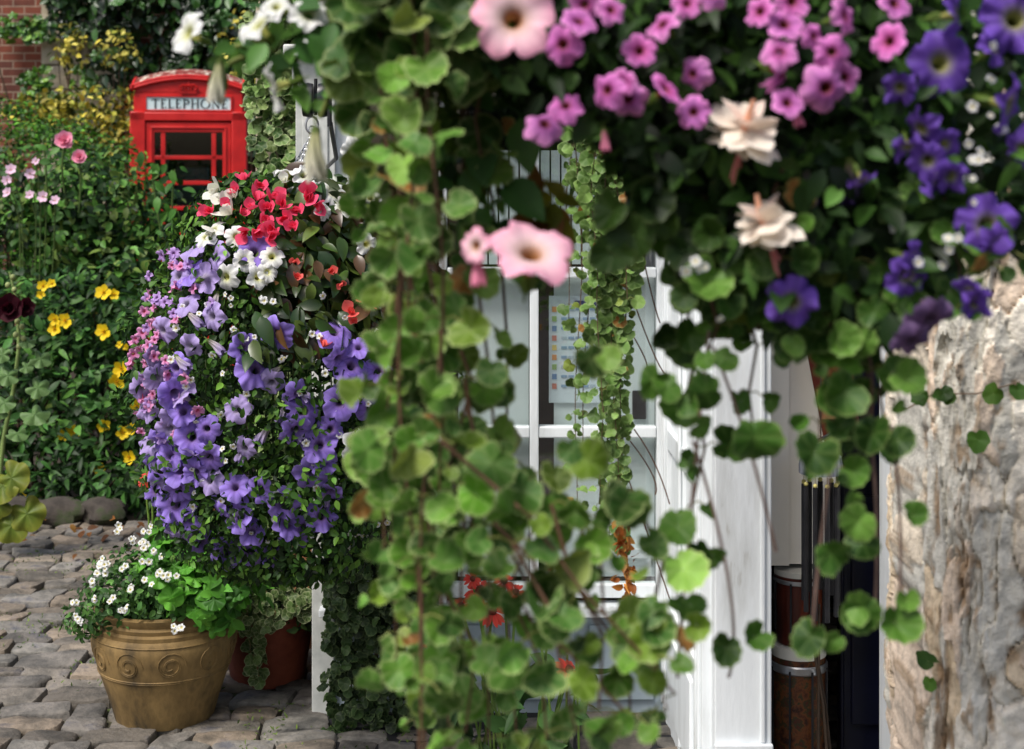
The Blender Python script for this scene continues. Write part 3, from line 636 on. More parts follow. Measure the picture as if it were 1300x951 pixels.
for z0_,z1_ in ((1.285,1.315),(.815,.848),(.345,.385)):
    for (a,b),(c,d) in zip(xs,xs[1:]): win.bx(b+.001,c-.001,WY-.008,WY+.036,z0_,z1_)
wo = win.build('window', WHITE, sh, og, False, .004)
for (a,b),(c,d) in zip(xs,xs[1:]):
    for z0_,z1_ in ((1.316,1.833),(.849,1.284),(.386,.814)):
        MB().bx(b+.002,c-.002,WY+.012,WY+.016,z0_,z1_).build('pane', GLASS, wo, og, False)
MB().bx(-.56,.46,WY-.07,WY+.03,.305,.329).build('sill', WHITE, sh, og, False, .004)
mb = MB(); mb.bx(-.518,.456,WY-.01,WY+.03,-.02,.304)
for k in range(4): mb.bx(-.48+k*.235,-.48+k*.235+.19,WY-.022,WY-.011,.05,.27)
mb.build('stall_riser', mat_noise('blue_grey_paint', [(.3, S(142,158,168)), (.7, S(172,186,194))], 4, 6, .5, .05), sh, og, False, .004)
# door return: panelled, glazed door leaf standing open toward the camera
A0 = np.array((.462,4.39)); A1 = np.array((.487,3.68)); dv = A1-A0; LN = np.linalg.norm(dv); an_ = math.atan2(dv[1], dv[0])
def leafbox(m, s0,s1,z0,z1,off,t):
    c = A0+dv/LN*(s0+s1)/2; nrm = np.array((dv[1],-dv[0]))/LN
    m.box((c[0]+nrm[0]*off, c[1]+nrm[1]*off, (z0+z1)/2), (s1-s0, t, z1-z0), an_)
dl = MB()
leafbox(dl,0,.09,.0,2.0,0,.042); leafbox(dl,LN-.09,LN,.0,2.0,0,.042)
for z0_,z1_ in ((0,.36),(.80,.86),(1.29,1.34),(1.86,2.0)): leafbox(dl,.09,LN-.09,z0_,z1_,0,.040)
leafbox(dl,.33,.37,.36,1.86,0,.036); leafbox(dl,.09,LN-.09,.36,1.86,.004,.008)
for s in (.02,.07,.36,LN-.075,LN-.03): leafbox(dl,s,s+.012,.05,1.95,.024,.01)
leafbox(dl,.14,LN-.14,.08,.30,.024,.012)
dl.build('glazed_door', WHITE, sh, og, False, .004)
mb = MB(); mb.bx(.49,.628,3.62,3.70,-.02,2.1); mb.bx(.49,.628,3.701,3.76,-.02,2.1); mb.bx(.488,.630,3.604,3.619,.0,.22); mb.bx(.60,.612,3.612,3.6195,.22,2.1); mb.build('door_post', WHITE, sh, og, False, .004)
mb = MB(); mb.bx(.912,.945,3.60,3.72,-.02,2.1); mb.build('door_jamb', WHITE, sh, og, False, .004)
mb = MB(); mb.bx(.47,2.4,3.62,3.8,2.1,2.6); mb.bx(.947,2.4,3.64,3.8,-.02,2.1); mb.build('wall', GREYWHITE, sh, og, False)
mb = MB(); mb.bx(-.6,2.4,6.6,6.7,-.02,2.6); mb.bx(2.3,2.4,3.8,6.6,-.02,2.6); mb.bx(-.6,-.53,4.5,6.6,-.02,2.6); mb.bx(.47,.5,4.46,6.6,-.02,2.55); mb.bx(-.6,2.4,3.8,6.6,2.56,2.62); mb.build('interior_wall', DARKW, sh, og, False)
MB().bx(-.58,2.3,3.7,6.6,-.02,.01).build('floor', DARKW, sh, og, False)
mb = MB()
for k in range(16): mb.bx(-.1+k*.031,-.074+k*.031,4.47,4.482,1.32,1.66)
mb.build('slatted_blind', PALE, sh, og, False)
mb = MB(); mb.bx(.125,.425,4.462,4.47,.39,1.283); mb.bx(-.16,.05,4.462,4.47,.39,1.283); mb.bx(-.47,-.22,4.462,4.47,.39,.8); mb.build('display_board', PALE, sh, og, False)
mb = MB(); mb.bx(.2,.42,4.44,4.46,.45,.475); mb.build('shelf', WHITE, sh, og, False)
mb = MB(); mb.bx(.358,.400,4.45,4.461,.86,.945); mb.build('lock_box', BLACK, sh, og, False, .004)
mb = MB(); mb.bx(.63,.704,3.80,3.81,.60,1.9); mb.bx(.706,.825,3.815,3.825,.60,1.9); mb.build('cream_partition', CREAM, sh, og, False)
# poster in the window
po = thing('poster', 'small pale poster with colourful columns stuck inside the shop window', 'poster', P(728,445,4.55)); og2 = loc_of(po)
q0 = P(697,376,4.44); q1 = P(762,512,4.44)
MB().bx(q0[0],q1[0],4.45,4.453,q1[2],q0[2]).build('sheet', mat_noise('poster_paper', [(.3, S(216,230,234)), (.7, S(228,240,244))], 3, 2, .5, 0), po, og2, False)
m = MB(); W_ = q1[0]-q0[0]; H_ = q0[2]-q1[2]
pal = [S(226,160,100), S(160,190,120), S(120,150,190), S(216,140,120), S(230,206,120)]
for k in range(9):
    z = q0[2]-.10*H_-k*H_*.09
    m.bx(q0[0]+.06*W_, q0[0]+.15*W_, 4.4475,4.4495, z-.05*H_, z, pal[k%5])
    for j in range(5): m.bx(q0[0]+(.24+.14*j)*W_, q0[0]+(.35+.14*j)*W_, 4.4475,4.4495, z-.035*H_, z-.01*H_, S(150,178,204) if (k+j)%3 else S(190,206,216))
m.bx(q0[0]+.5*W_, q0[0]+.92*W_, 4.447,4.449, q0[2]-.1*H_, q0[2]-.045*H_, S(36,54,120))
m.build('printed_blocks', PAINTC, po, og2, False)
# pulley and hook
pu = thing('plant_pulley', 'black pulley bracket with steel ring fixed to the white pilaster', 'pulley', (-.52,4.3,1.78)); og3 = loc_of(pu)
c = P(393,122,3.88)
m = MB()
for dx in (-.004,.036):
    prof = [(.002,-.008),(.034,-.008),(.036,0),(.034,.008),(.002,.008)]
    q = MB().lathe(prof, seg=24); V = q.V[0]; V = np.stack([V[:,2]*1.6, V[:,0]*.9, V[:,1]*1.25], -1)
    m.add(V+c+np.array((dx,0,-.01)), q.Q[0])
m.build('wheel', BLACK, pu, og3)
m = MB(); m.box(c+np.array((.052,.0,-.02)), (.006,.05,.12)); m.tube([c+np.array((.05,0,.05)), c+np.array((.03,.2,.075)), (-.55,4.34,1.88)], .009, 8); m.tube([c+np.array((0.016,0,.045)), c+np.array((0.016,0,-.05))], .005, 6); m.tube([c+np.array((.052,.02,-.07)), c+np.array((.04,.25,-.16)), (-.55,4.35,1.6)], .006, 6)
m.build('bracket', BLACK, pu, og3)
a = np.linspace(0,2*PI,17); cr = c+np.array((.006,0,-.075))
MB().tube([cr+np.array((.016*math.cos(t),0,.022*math.sin(t))) for t in a], .0032, 6).build('ring', STEEL, pu, og3)

# things inside the doorway
def drum(name, label, x, y, z0, z1, r, body, group=None):
    t = thing(name, label, 'drum', (x,y,z0), 0, group); o3 = loc_of(t); h = z1-z0
    MB().lathe([(.0,z0),(r*.86,z0),(r*.9,z0+.1*h),(r,z0+.55*h),(r*.97,z0+.93*h)], (x,y,0), 40).build('shell', body, t, o3)
    MB().lathe([(r*1.0,z1-.07*h),(r*.99,z1),(r*.5,z1+.003),(0.001,z1+.004)], (x,y,0), 40).build('head', SKIN_D, t, o3)
    MB().lathe([(r*1.005,z1-.17*h),(r*1.05,z1-.16*h),(r*1.05,z1-.12*h),(r*1.005,z1-.11*h)], (x,y,0), 40).build('hoop', STEEL, t, o3)
    m = MB()
    for k in range(8):
        a = k*PI/4+.3; m.tube([(x+r*1.05*math.cos(a), y+r*1.05*math.sin(a), z1-.14*h),(x+r*1.05*math.cos(a), y+r*1.05*math.sin(a), z0+.2*h)], .003, 5)
    m.build('tension_rod', BLACK, t, o3); return t
drum('hand_drum', 'dark red wooden hand drum with white skin, upper one of two just inside the doorway', .735, 3.84, .396, .584, .062, WOOD, 'drums inside the doorway')
drum('patterned_drum', 'tall patterned brown drum on the shop floor under the dark red hand drum', .735, 3.84, .012, .392, .07, mat_noise('patterned_wood', [(.35, S(44,20,12)), (.5, S(104,58,26)), (.56, S(48,50,28)), (.65, S(78,32,18))], 30, 3, .5, .1), 'drums inside the doorway')
bg = thing('shoulder_bag', 'red brown leather bag with tan stitched band hanging in the doorway', 'bag', tuple(P(1050,470,3.765))); o4 = loc_of(bg)
def bagz(py): return EYE-(py-208)/F*3.765
def bagx(px): return (px-650)/F*3.765
m = MB(); m.grid(lambda u,v: (bagx(1016+32*v+56*u*(1-.2*v)), 3.765-.03*math.sin(u*PI), bagz(400+165*v-14*u)), np.linspace(0,1,9), np.linspace(0,1,12)); m.grid(lambda u,v: (bagx(1016+32*v+56*u*(1-.2*v)), 3.775+.03*math.sin(u*PI), bagz(400+165*v-14*u)), np.linspace(0,1,9), np.linspace(0,1,12))
m.build('body', WOOD, bg, o4)
MB().grid(lambda u,v: (bagx(1036+6*v+46*u), 3.76-.034*math.sin(u*PI), bagz(494+38*v-10*u)), np.linspace(0,1,9), np.linspace(0,1,5)).build('band', TERRA2, bg, o4)
MB().tube([(bagx(1010+60*t), 3.725, bagz(563-28*t**1.5)) for t in np.linspace(0,1,9)], .005, 6).build('trim', BLACK, bg, o4)
m = MB(); m.tube([(bagx(1036+46*t), 3.723, bagz(494-10*t)) for t in np.linspace(0,1,9)], .0018, 5, S(214,190,150)); m.build('stitching', STEM, bg, o4)
m = MB(); m.tube([(bagx(1030),3.765,bagz(402)),(bagx(1040),3.765,bagz(300)),(bagx(1046),3.765,bagz(60)),(bagx(1056),3.765,bagz(300)),(bagx(1068),3.765,bagz(395))], .006, 6); m.build('strap', WOOD, bg, o4)
wc = thing('wind_chime', 'wind chime of dark rods under a grey disc inside the doorway', 'wind chime', tuple(P(1042,660,3.72))); o5 = loc_of(wc)
m = MB(); q = P(1042,585,3.72); m.lathe([(.001,.02),(.05,.012),(.054,-.01),(.054,-.03),(.001,-.034)], q, 32); m.build('disc', mat_noise('grey_blue_slats', [(.4, S(92,96,110)), (.6, S(150,154,164))], 30, 3, .5, .1, stretch=(4,4,.3)), wc, o5)
m = MB(); m2 = MB()
for k in range(9):
    a = k*2*PI/9; x_, y_ = q[0]+.042*math.cos(a), q[1]+.042*math.sin(a); m.tube([(x_,y_,q[2]-.06),(x_,y_,q[2]-.36+.03*math.sin(a))], .0065, 7); m2.blob((x_,y_,q[2]-.055),(.006,.006,.006),S(206,196,120),0,8,6)
    m2.tube([(x_,y_,q[2]-.03),(x_,y_,q[2]-.06)], .001, 4, S(200,190,150))
m.build('rod', BLACK, wc, o5); m2.build('bead', STEM, wc, o5)
m = MB(); m.tube([q, q+np.array((0,0,1.2))], .0015, 4); m.build('cord', BLACK, wc, o5)
nd_ = thing('navy_door', 'dark navy door standing ajar inside the shop doorway', 'door', (.95,3.93,0)); o6 = loc_of(nd_)
mb = MB(); mb.bx(.862,1.3,3.93,3.97,.012,2.0); mb.bx(.860,.870,3.916,3.929,.012,2.0); mb.build('door_leaf', NAVY, nd_, o6, False, .004)
mb = MB(); mb.bx(.89,1.0,3.917,3.929,.15,.75); mb.bx(.89,1.0,3.917,3.929,.9,1.8); mb.build('panel', NAVY, nd_, o6, False, .004)
MB().blob((.882,3.91,1.0),(.018,.018,.018),None,0,12,8).build('knob', BLACK, nd_, o6)
# twiggy basket of sticks on the floor
tw = thing('stick_bundle', 'bundle of pale brown twigs leaning in front of the drums', 'twigs', (.80,3.75,0)); m = MB()
for k in range(3):
    b0 = np.array((.80+random.gauss(0,.02),3.75,.02)); e = P(random.uniform(985,1075),random.uniform(765,800),3.75); m.tube([b0,(b0+e)/2+rng.normal(0,.02,3),e], [.005,.004,.003], 5, S(62,50,40))
m.build('twig', STEM, tw, loc_of(tw))

# ------------------------------------------------------------------ STONE PILLAR on the right
def vnoise(x, y, seed):
    g = np.random.default_rng(seed).random((64,64)); xi, yi = np.floor(x).astype(int), np.floor(y).astype(int); fx, fy = x-xi, y-yi
    fx, fy = fx*fx*(3-2*fx), fy*fy*(3-2*fy); q = lambda i, j: g[(xi+i)%64, (yi+j)%64]
    return (q(0,0)*(1-fx)+q(1,0)*fx)*(1-fy)+(q(0,1)*(1-fx)+q(1,1)*fx)*fy
def fbm(x, y, seed, o=5):
    r = 0; a = .5
    for k in range(o): r = r+a*vnoise(x*2**k, y*2**k, seed+k); a *= .5
    return r-.5
g2 = np.random.default_rng(5); nu, nv = 260, 640
U, Vv = np.meshgrid(np.linspace(0,1,nu), np.linspace(-.03,2.7,nv), indexing='ij'); s_ = U*.8
wx = s_+.11*fbm(s_*16,Vv*7,31); wy = Vv+.30*fbm(s_*13,Vv*6,41)
M_ = 330; sx, sy = g2.uniform(-.05,.85,M_), g2.uniform(-.1,2.8,M_)
d1 = np.full(U.shape, 9.); d2 = d1.copy(); id_ = np.zeros(U.shape, int)
for k in range(M_):
    d = np.sqrt(((wx-sx[k])/.042)**2+((wy-sy[k])/.15)**2); nb = d < d1
    d2 = np.where(nb, d1, np.minimum(d2, d)); id_ = np.where(nb, k, id_); d1 = np.minimum(d, d1)
ed = np.exp(-((d2-d1)/.10)**2); ch = g2.uniform(-1,1,M_)[id_]; f1 = fbm(s_*22,Vv*11,7,6); f2 = fbm(s_*60,Vv*34,17,5); f3 = fbm(s_*9,Vv*4,27,4)
hgt_ = .006*ch-.009*ed*np.clip(2.4*(f3+.18),0,1)+.027*f1+.014*f2+.004*(wx-sx[id_])/.042*g2.uniform(-1,1,M_)[id_]
pal_ = np.array([S(232,218,196),S(236,224,206),S(228,208,186),S(216,212,200),S(204,200,188),S(222,202,172),S(240,232,216)])
C_ = pal_[g2.integers(0,7,M_)][id_]; C_ = C_*(1+.55*f1[...,None]+.5*f2[...,None])
mk = np.clip(ed*(.05+2.0*np.clip(f3+.05,0,1)),0,.7)[...,None]; C_ = C_*(1-mk)+S(112,92,70)*mk
mk = np.clip((-f1-.13)*7,0,.8)[...,None]; C_ = C_*(1-mk)+S(122,98,72)*mk
mk = np.clip((f3-.17)*7,0,.6)[...,None]; C_ = C_*(1-mk)+S(166,168,160)*mk
mk = np.clip((f2*f1*60-.35),0,.7)[...,None]; C_ = C_*(1-mk)+S(166,138,106)*mk
A_ = PI*(1.16-U*1.32); ca, sa = np.cos(A_), np.sin(A_); xx = np.sign(ca)*np.abs(ca)**.35*.245; yy = -np.sign(sa)*np.abs(sa)**.35*.2
nn_ = np.sqrt(xx**2+yy**2); V_ = np.stack([.903+xx+xx/nn_*hgt_, 2.5+yy+yy/nn_*hgt_*1.3, Vv],-1)
i = np.arange(nu-1)[:,None]*nv; j = np.arange(nv-1)[None]
pm = MB(); pm.add(V_.reshape(-1,3), np.stack([i+j, i+nv+j, i+nv+j+1, i+j+1], -1).reshape(-1,4), None, np.clip(C_,.02,.95).reshape(-1,3))
pm = pm.build('stone_pillar', PILLAR, None, (.83,2.5,0))
m = MB(); spread(m, RNDS, np.array([P(x,y,2.24) for x,y in ((1166,502),(1176,496),(1194,492),(1203,498),(1268,492),(1288,488),(1240,548),(1180,860),(1186,846))]), np.array((0,-1,.5)), .03, [S(84,120,40), S(66,100,34)], None, (0,-.2,-1), .4, .9)
sp = thing('wall_sprig', 'few small green leaves sprouting from cracks in the cream stone pillar', 'plant', tuple(P(1200,495,2.26))); m.build('foliage', LEAF, sp, loc_of(sp))
m = MB(); m.tube([P(x,y,2.27) for x,y in ((1150,520),(1185,500),(1240,500),(1295,485))], .0012, 4, S(120,100,80)); m.build('runner', STEM, sp, loc_of(sp))
pm['label'] = 'rough weathered cream stone pillar at the right edge'; pm['category'] = 'pillar'

# ------------------------------------------------------------------ POTS
pot = thing('potted_flowers', 'large ochre glazed pot with swirl relief and a mound of tiny white flowers', 'potted plant', (-1.02,4.4,0)); og = loc_of(pot)
prof = [(.12,0),(.142,.004),(.158,.06),(.185,.14),(.203,.20),(.209,.235),(.207,.262),(.198,.272),(.2,.284),(.192,.29),(.196,.302),(.192,.31),(.2,.322),(.203,.332),(.19,.337),(.176,.33),(.17,.28)]
def rad(z): 
    zz = [p[1] for p in prof[:9]]; rr = [p[0] for p in prof[:9]]; return float(np.interp(z, zz, rr))
po_ = MB().lathe(prof, og, 96).build('pot', GLAZE, pot, og)
m = MB()
for k in range(11):
    a0 = k*2*PI/11-.15+random.uniform(-.06,.06)
    for w_ in (0,1):
        pts = []
        for t in np.linspace(0,1,26):
            th = t*3.6*PI*(1 if w_ == 0 else .75); rr = (.043-.014*w_)*(1-t*.72); z = .205+rr*math.sin(th+PI*w_)*1.0; da = (rr*math.cos(th+PI*w_)+.0)/.2
            pts.append((og[0]+(rad(z)+.001)*math.cos(a0+da), og[1]+(rad(z)+.001)*math.sin(a0+da), z))
        m.tube(pts, .0019, 5)
for z in (.152,.157,.258): m.tube([(og[0]+(rad(z)+.0005)*math.cos(t), og[1]+(rad(z)+.0005)*math.sin(t), z) for t in np.linspace(0,2*PI,60)], .0025, 5)
m.build('swirl_relief', GLAZE, po_, og)
MB().lathe([(.001,.31),(.172,.305)], og, 32).build('soil', SOIL, pot, og)
m = MB(); L, Nn = lumps([((-1.06,4.36,.40),(.17,.17,.11)),((-1.15,4.33,.36),(.12,.14,.09)),((-.98,4.32,.39),(.12,.13,.1)),((-1.22,4.30,.32),(.07,.08,.06))], 2600, .5)
spread(m, OV, L, Nn+np.array((0,-.2,.7)), .022, [S(46,74,36), S(62,96,44), S(80,118,56)], None, (0,-.3,0), .6, .8)
m.build('foliage', LEAF, pot, og)
m = MB(); L, Nn = lumps([((-.93,4.36,.44),(.17,.16,.1)),((-.84,4.34,.40),(.12,.13,.12)),((-.88,4.30,.36),(.12,.1,.08)),((-.98,4.42,.52),(.1,.1,.06))], 520, .5)
spread(m, LOB+OV, L, Nn+np.array((0,-.2,.9)), .058, [S(52,98,30), S(70,124,38), S(86,142,48)], None, (0,-.3,0), .45, .8, .2)
m.build('toothed_leaves', LEAF, pot, og)
for k in range(62):
    t = [(188,673),(150,675),(165,685),(136,715),(132,723),(128,718),(122,728),(118,738),(160,718),(178,690),(186,693),(196,700),(182,715),(205,708),(212,735),(190,742),(160,770),(155,775),(142,760),(120,762),(98,765),(96,782),(102,788),(222,800),(228,797),(198,730),(215,730),(168,745)]
    px, py = t[k%len(t)]; px += random.gauss(0,4 if k >= len(t) else 1); py += random.gauss(0,4 if k >= len(t) else 1)
    put(BAC[0], 'white_flower', pot, P(px,py,4.14+.02*random.random()), (random.gauss(0,.4),-1,.4+random.gauss(0,.3)), random.uniform(.017,.023))
m = MB()
for (px,py,s_) in ((192,603,17),(206,595,16),(212,612,15),(184,610,14),(200,617,12)):
    q = P(px,py,4.33); b0 = P(193+random.uniform(-6,22),735,4.38); put(CONE, 'red_flower', pot, q, (.3,-.6,.8), s_/F*4.33*1.4, None, (('flower_cone', CONEC),))
    m.tube([b0,(b0*.4+q*.6)+np.array((.004,0,0)),q], .0035, 5, S(112,140,60))
m.build('stem', STEM, pot, og)

tp = thing('terracotta_planter', 'dark terracotta planter with trailing variegated leaves behind the white corner post', 'potted plant', (-.77,4.72,0)); og = loc_of(tp)
MB().lathe([(.09,0),(.115,.002),(.135,.12),(.148,.195),(.165,.197),(.167,.228),(.155,.23),(.15,.2)], og, 64).build('pot', TERRA, tp, og)
MB().lathe([(.001,.205),(.152,.2)], og, 32).build('soil', SOIL, tp, og)
m = MB(); L, Nn = lumps([((-.80,4.66,.30),(.16,.14,.11)),((-.70,4.66,.28),(.12,.13,.1)),((-.82,4.7,.42),(.1,.1,.1))], 1500, .6)
spread(m, OV, L, Nn+np.array((0,-.2,.8)), .032, [S(44,66,30), S(60,84,38), S(34,52,24)], None, (0,-.3,0), .6, .8); m.build('foliage', LEAF, tp, og)
m = MB(); s2 = MB()
for (x0,x1,yb) in ((305,322,850),(318,330,860),(330,326,845),(345,350,790),(372,378,775),(312,316,800),(336,340,800),(390,388,770)):
    q0 = P(x0,745,4.58); q1 = P(x1,yb,4.52); t = np.linspace(0,1,10)[:,None]; pts = q0*(1-t)+q1*t+np.array([[.006*math.sin(k*1.3),-.02*math.sin(k*.35),0] for k in range(10)]); s2.tube(pts, .002, 4, S(110,96,60))
    LL = np.repeat(pts,2,0)+rng.normal(0,.012,(20,3)); spread(m, RNDS, LL, np.array((0,-1,.35)), .034, [S(84,108,56), S(70,92,46)], S(190,196,150), (0,-.1,-1), .4, .9, .15)
m.build('trailing_leaves', LEAF, tp, og); s2.build('stem', STEM, tp, og)
bp_ = thing('clay_box', 'small brown clay box with a white rim beside the corner post', 'planter', (-.72,4.95,0)); og = loc_of(bp_)
z0_, z1_ = P(0,722,4.95)[2], P(0,690,4.95)[2]
m = MB(); m.box((-.66,5.0,(.0+z1_)/2),(.13,.1,z1_)); m.build('box', TERRA2, bp_, og, False, .004)
m = MB()
for dx,dy,w_,d_ in ((0,-.052,.14,.012),(0,.052,.14,.012),(-.064,0,.012,.09),(.064,0,.012,.09)): m.box((-.66+dx,5.0+dy,z1_+.012),(w_,d_,.022))
m.build('rim', WHITE, bp_, og, False, .003)

# ivy below the window, right of the post
ci = thing('climbing_ivy', 'dark small leaved ivy climbing the shop front right of the white corner post', 'climber', (-.4,4.35,0)); og = loc_of(ci)
m = MB(); N = 2300; X = rng.uniform(-.53,-.2,N); Z = rng.uniform(.0,.95,N)**.9; k_ = (X < -.24-.1*np.sin(Z*9)); X, Z = X[k_], Z[k_]
Yv = 4.34-rng.uniform(0,.12,len(X))
spread(m, RNDS+IVY[:1], np.stack([X,Yv,Z],-1), np.array((0,-1,.4)), .032, [S(36,56,28), S(48,70,34), S(28,44,22)], S(104,122,78), (0,-.1,-1), .5, .6, .25); m.build('foliage', LEAF, ci, og)
m = MB()
for k in range(9):
    x = random.uniform(-.52,-.25); m.tube([(x+.02*math.sin(t*6+k),4.36,t) for t in np.linspace(0,.95,9)], .003, 5, S(84,70,54))
m.build('stem', STEM, ci, og)
# coneflowers in front of the window
for k,(fl,bx_,lab) in enumerate((([(610,750,36),(625,776,32),(585,770,28),(655,752,24),(572,790,22),(640,738,24),(600,735,20)],625,'clump of coral red coneflowers with drooping petals under the window'),([(722,850,30),(697,780,14),(540,815,12)],690,'low coneflower with one rosy bloom at the bottom right of its clump'))):
    cf = thing('coneflower', lab, 'flower', P(bx_,900,3.95)*np.array((1,1,0)), 0, 'coneflowers under the window'); og = loc_of(cf); m = MB()
    for px,py,s_ in fl:
        q = P(px,py,3.9); b0 = og+np.array((random.gauss(0,.03),0,.0)); put(CONE, 'red_flower', cf, q, (random.gauss(0,.25),-.75,.7), s_/F*3.9*1.25, None, (('flower_cone', CONEC),))
        m.tube([b0,b0*.45+q*.55+np.array((0,0,.02)),q-np.array((0,0,.004))], .0038, 5, S(84,110,50))
    for j in range(7):
        b0 = og+np.array((random.gauss(0,.05),random.gauss(0,.03),0)); q = b0+np.array((random.gauss(0,.05),-.03,random.uniform(.18,.36))); m.tube([b0,(b0+q)/2,q], .0035, 5, S(96,124,56))
    m.build('stem', STEM, cf, og); m = MB(); N = 60
    L = og+np.stack([rng.normal(0,.08,N), rng.normal(-.02,.04,N), rng.uniform(.02,.3,N)],-1); spread(m, LAN+OV, L, np.array((0,-1,.8)), .075, [S(48,76,36), S(62,94,44)], None, (0,-.2,.4), .5, .9); m.build('foliage', LEAF, cf, og)

# ------------------------------------------------------------------ LEFT HANGING BASKET
BX, BY = P(372,450,3.8)[0], 3.8
hb = thing('hanging_basket', 'full hanging basket of purple petunias and red begonias by the telephone box', 'hanging basket', (BX,BY,.62)); og = loc_of(hb)
pz = np.array([205,215,240,300,400,450,500,560,620,680,715,728]); pr_ = np.array([24,70,114,162,197,206,201,193,176,154,96,24])
def brad(py): return np.interp(py, pz, pr_)/F*3.8
def bsurf(px, py, f=1.0):
    r = brad(py)*f; Y = BY
    for _ in range(3):
        q = P(px,py,Y); dx = q[0]-BX; Y = BY-math.sqrt(max(r*r-dx*dx, (.15*r)**2))
    q = P(px,py,Y); dr = (brad(py+8)-brad(py-8))/(16/F*3.8)
    n = np.array((q[0]-BX, q[1]-BY, 0.)); n = n/max(np.linalg.norm(n),1e-6); n[2] = dr; return q, n/np.linalg.norm(n)
# basket body and liner
zc = P(0,330,3.8)[2]
MB().lathe([(.001,zc-.2),(.08,zc-.19),(.15,zc-.12),(.17,zc),(.16,zc+.01),(.001,zc+.0)], (BX,BY,0), 32).build('liner', COIR, hb, og)
m = MB()
for z,r in ((zc+.01,.176),(zc-.06,.170),(zc-.12,.158),(zc-.19,.09)): m.tube([(BX+r*math.cos(t),BY+r*math.sin(t),z) for t in np.linspace(0,2*PI,40)], .003, 5)
m.build('wire_frame', BLACK, hb, og)
# inner dark mass of stems
m = MB()
for k in range(150):
    a = random.uniform(0,2*PI); py = random.uniform(330,715); r = brad(py)*random.uniform(.5,.92); z = P(0,py,3.8)[2]
    m.tube([(BX+.12*math.cos(a),BY+.12*math.sin(a),zc-.02),(BX+max(r,.15)*math.cos(a),BY+max(r,.15)*math.sin(a),(zc+z)/2+.03),(BX+r*math.cos(a),BY+r*math.sin(a),z)], [.003,.0025,.0015], 4, S(66,78,40))
m.build('stem', STEM, hb, og)
N = 17000; py = rng.uniform(222,722,N); a = rng.uniform(0,2*PI,N); a = np.where(np.sin(a) > .55, -a, a)
f = 1-.5*rng.random(N)**1.5+rng.normal(0,.03,N); f *= 1+.07*np.sin(a*5+py/40)*np.sin(py/28)
r = np.array([brad(v) for v in py])*f; Z = EYE-(py-208)/F*3.8
L = np.stack([BX+r*np.cos(a), BY+r*np.sin(a), Z],-1); Nn = np.stack([np.cos(a), np.sin(a), .45*np.ones(N)],-1)
up_ = (py < 420)&(np.cos(a) > -.1)
m = MB(); spread(m, OV, L[~up_], Nn[~up_], .022, [S(32,58,20), S(48,80,28), S(66,102,36), S(24,42,16), S(86,122,44)], None, (0,-.2,-.5), .7, .8); m.build('foliage', LEAF, hb, og)
w_ = up_&(rng.random(N) < .42)
m = MB(); spread(m, [leaf_oval(.5,.3,.3,7)], L[w_], Nn[w_], .06, [S(38,62,26), S(56,80,32), S(78,96,40), S(84,60,34)], None, (.4,-.4,-.6), .5, .5); m.build('begonia_leaves', LEAFG, hb, og)
kid = (('calyx', CALYX),)
def face(n, toward=.55, j=.3): return unit(np.asarray(n)*(1-toward)+np.array((.1,-1,.15))*toward+rng.normal(0,j,3))
purple = [(323,320,38),(240,346,36),(222,468,30),(310,442,32),(325,468,38),(350,425,36),(425,420,36),(430,456,30),(447,464,36),(432,512,36),(446,492,32),(385,522,36),(375,547,34),(405,565,36),(396,600,38),(298,618,30),(330,622,28),(302,653,38),(360,640,34),(366,664,34),(386,672,36),(408,655,32),(222,500,36),(232,522,30),(215,578,32),(243,555,36),(265,582,32),(200,590,34),(228,596,36),(222,640,38),(226,622,30),(258,690,28),(318,703,34),(290,700,34),(378,500,28),(410,585,30),(248,600,28),(372,690,30),(214,655,26),(455,440,26)]
purple += [(262,545,28),(240,660,28),(275,650,30),(320,675,28),(420,625,26),(205,560,28),(195,625,28),(345,705,26),(280,715,24),(470,520,30),(480,470,28),(420,545,28)]
for px,py_,s_ in purple:
    q, n = bsurf(px,py_,1.03); put(random.choice(PUR), 'petunia_flower', hb, q, face(n,.5,.4), s_*1.36/F*q[1], None, kid)
lil = [(248,312,34),(272,326,32),(263,352,30),(268,402,28),(230,500,30),(228,682,30),(240,575,26),(206,605,32),(218,528,24),(300,660,20),(182,492,26),(345,487,26),(225,350,26),(235,385,28),(205,420,28),(190,455,28),(185,520,26),(190,560,28),(215,545,28),(200,480,28),(240,440,26),(300,520,28),(265,610,28),(310,570,24)]
for px,py_,s_ in lil:
    q, n = bsurf(px,py_,1.03); put(random.choice(LIL), 'petunia_flower', hb, q, face(n,.3,.45), s_*1.4/F*q[1], None, kid)
for px,py_ in ((253,415),(283,447),(395,508),(325,560),(352,535),(270,395),(335,482),(240,470),(300,585),(410,640),(385,560)):
    q, n = bsurf(px,py_,1.02); put(BELLL, 'closed_petunia', hb, q, unit(np.array((rng.normal(0,.6),-.5,-.7))), 22/F*q[1])
for px,py_,s_ in ((345,325,28),(286,352,32),(328,352,28),(424,243,38),(450,190,30),(456,212,30),(366,216,34),(450,566,38),(466,310,26),(270,292,30),(452,232,24),(395,238,24),(310,330,26),(262,300,28),(300,300,26),(340,345,24),(385,222,26),(435,262,28),(470,250,26),(412,268,22)):
    q, n = bsurf(px,py_,1.05); put(random.choice(WHT), 'white_petunia', hb, q, face(n,.45,.3), s_*1.2/F*q[1], None, kid)
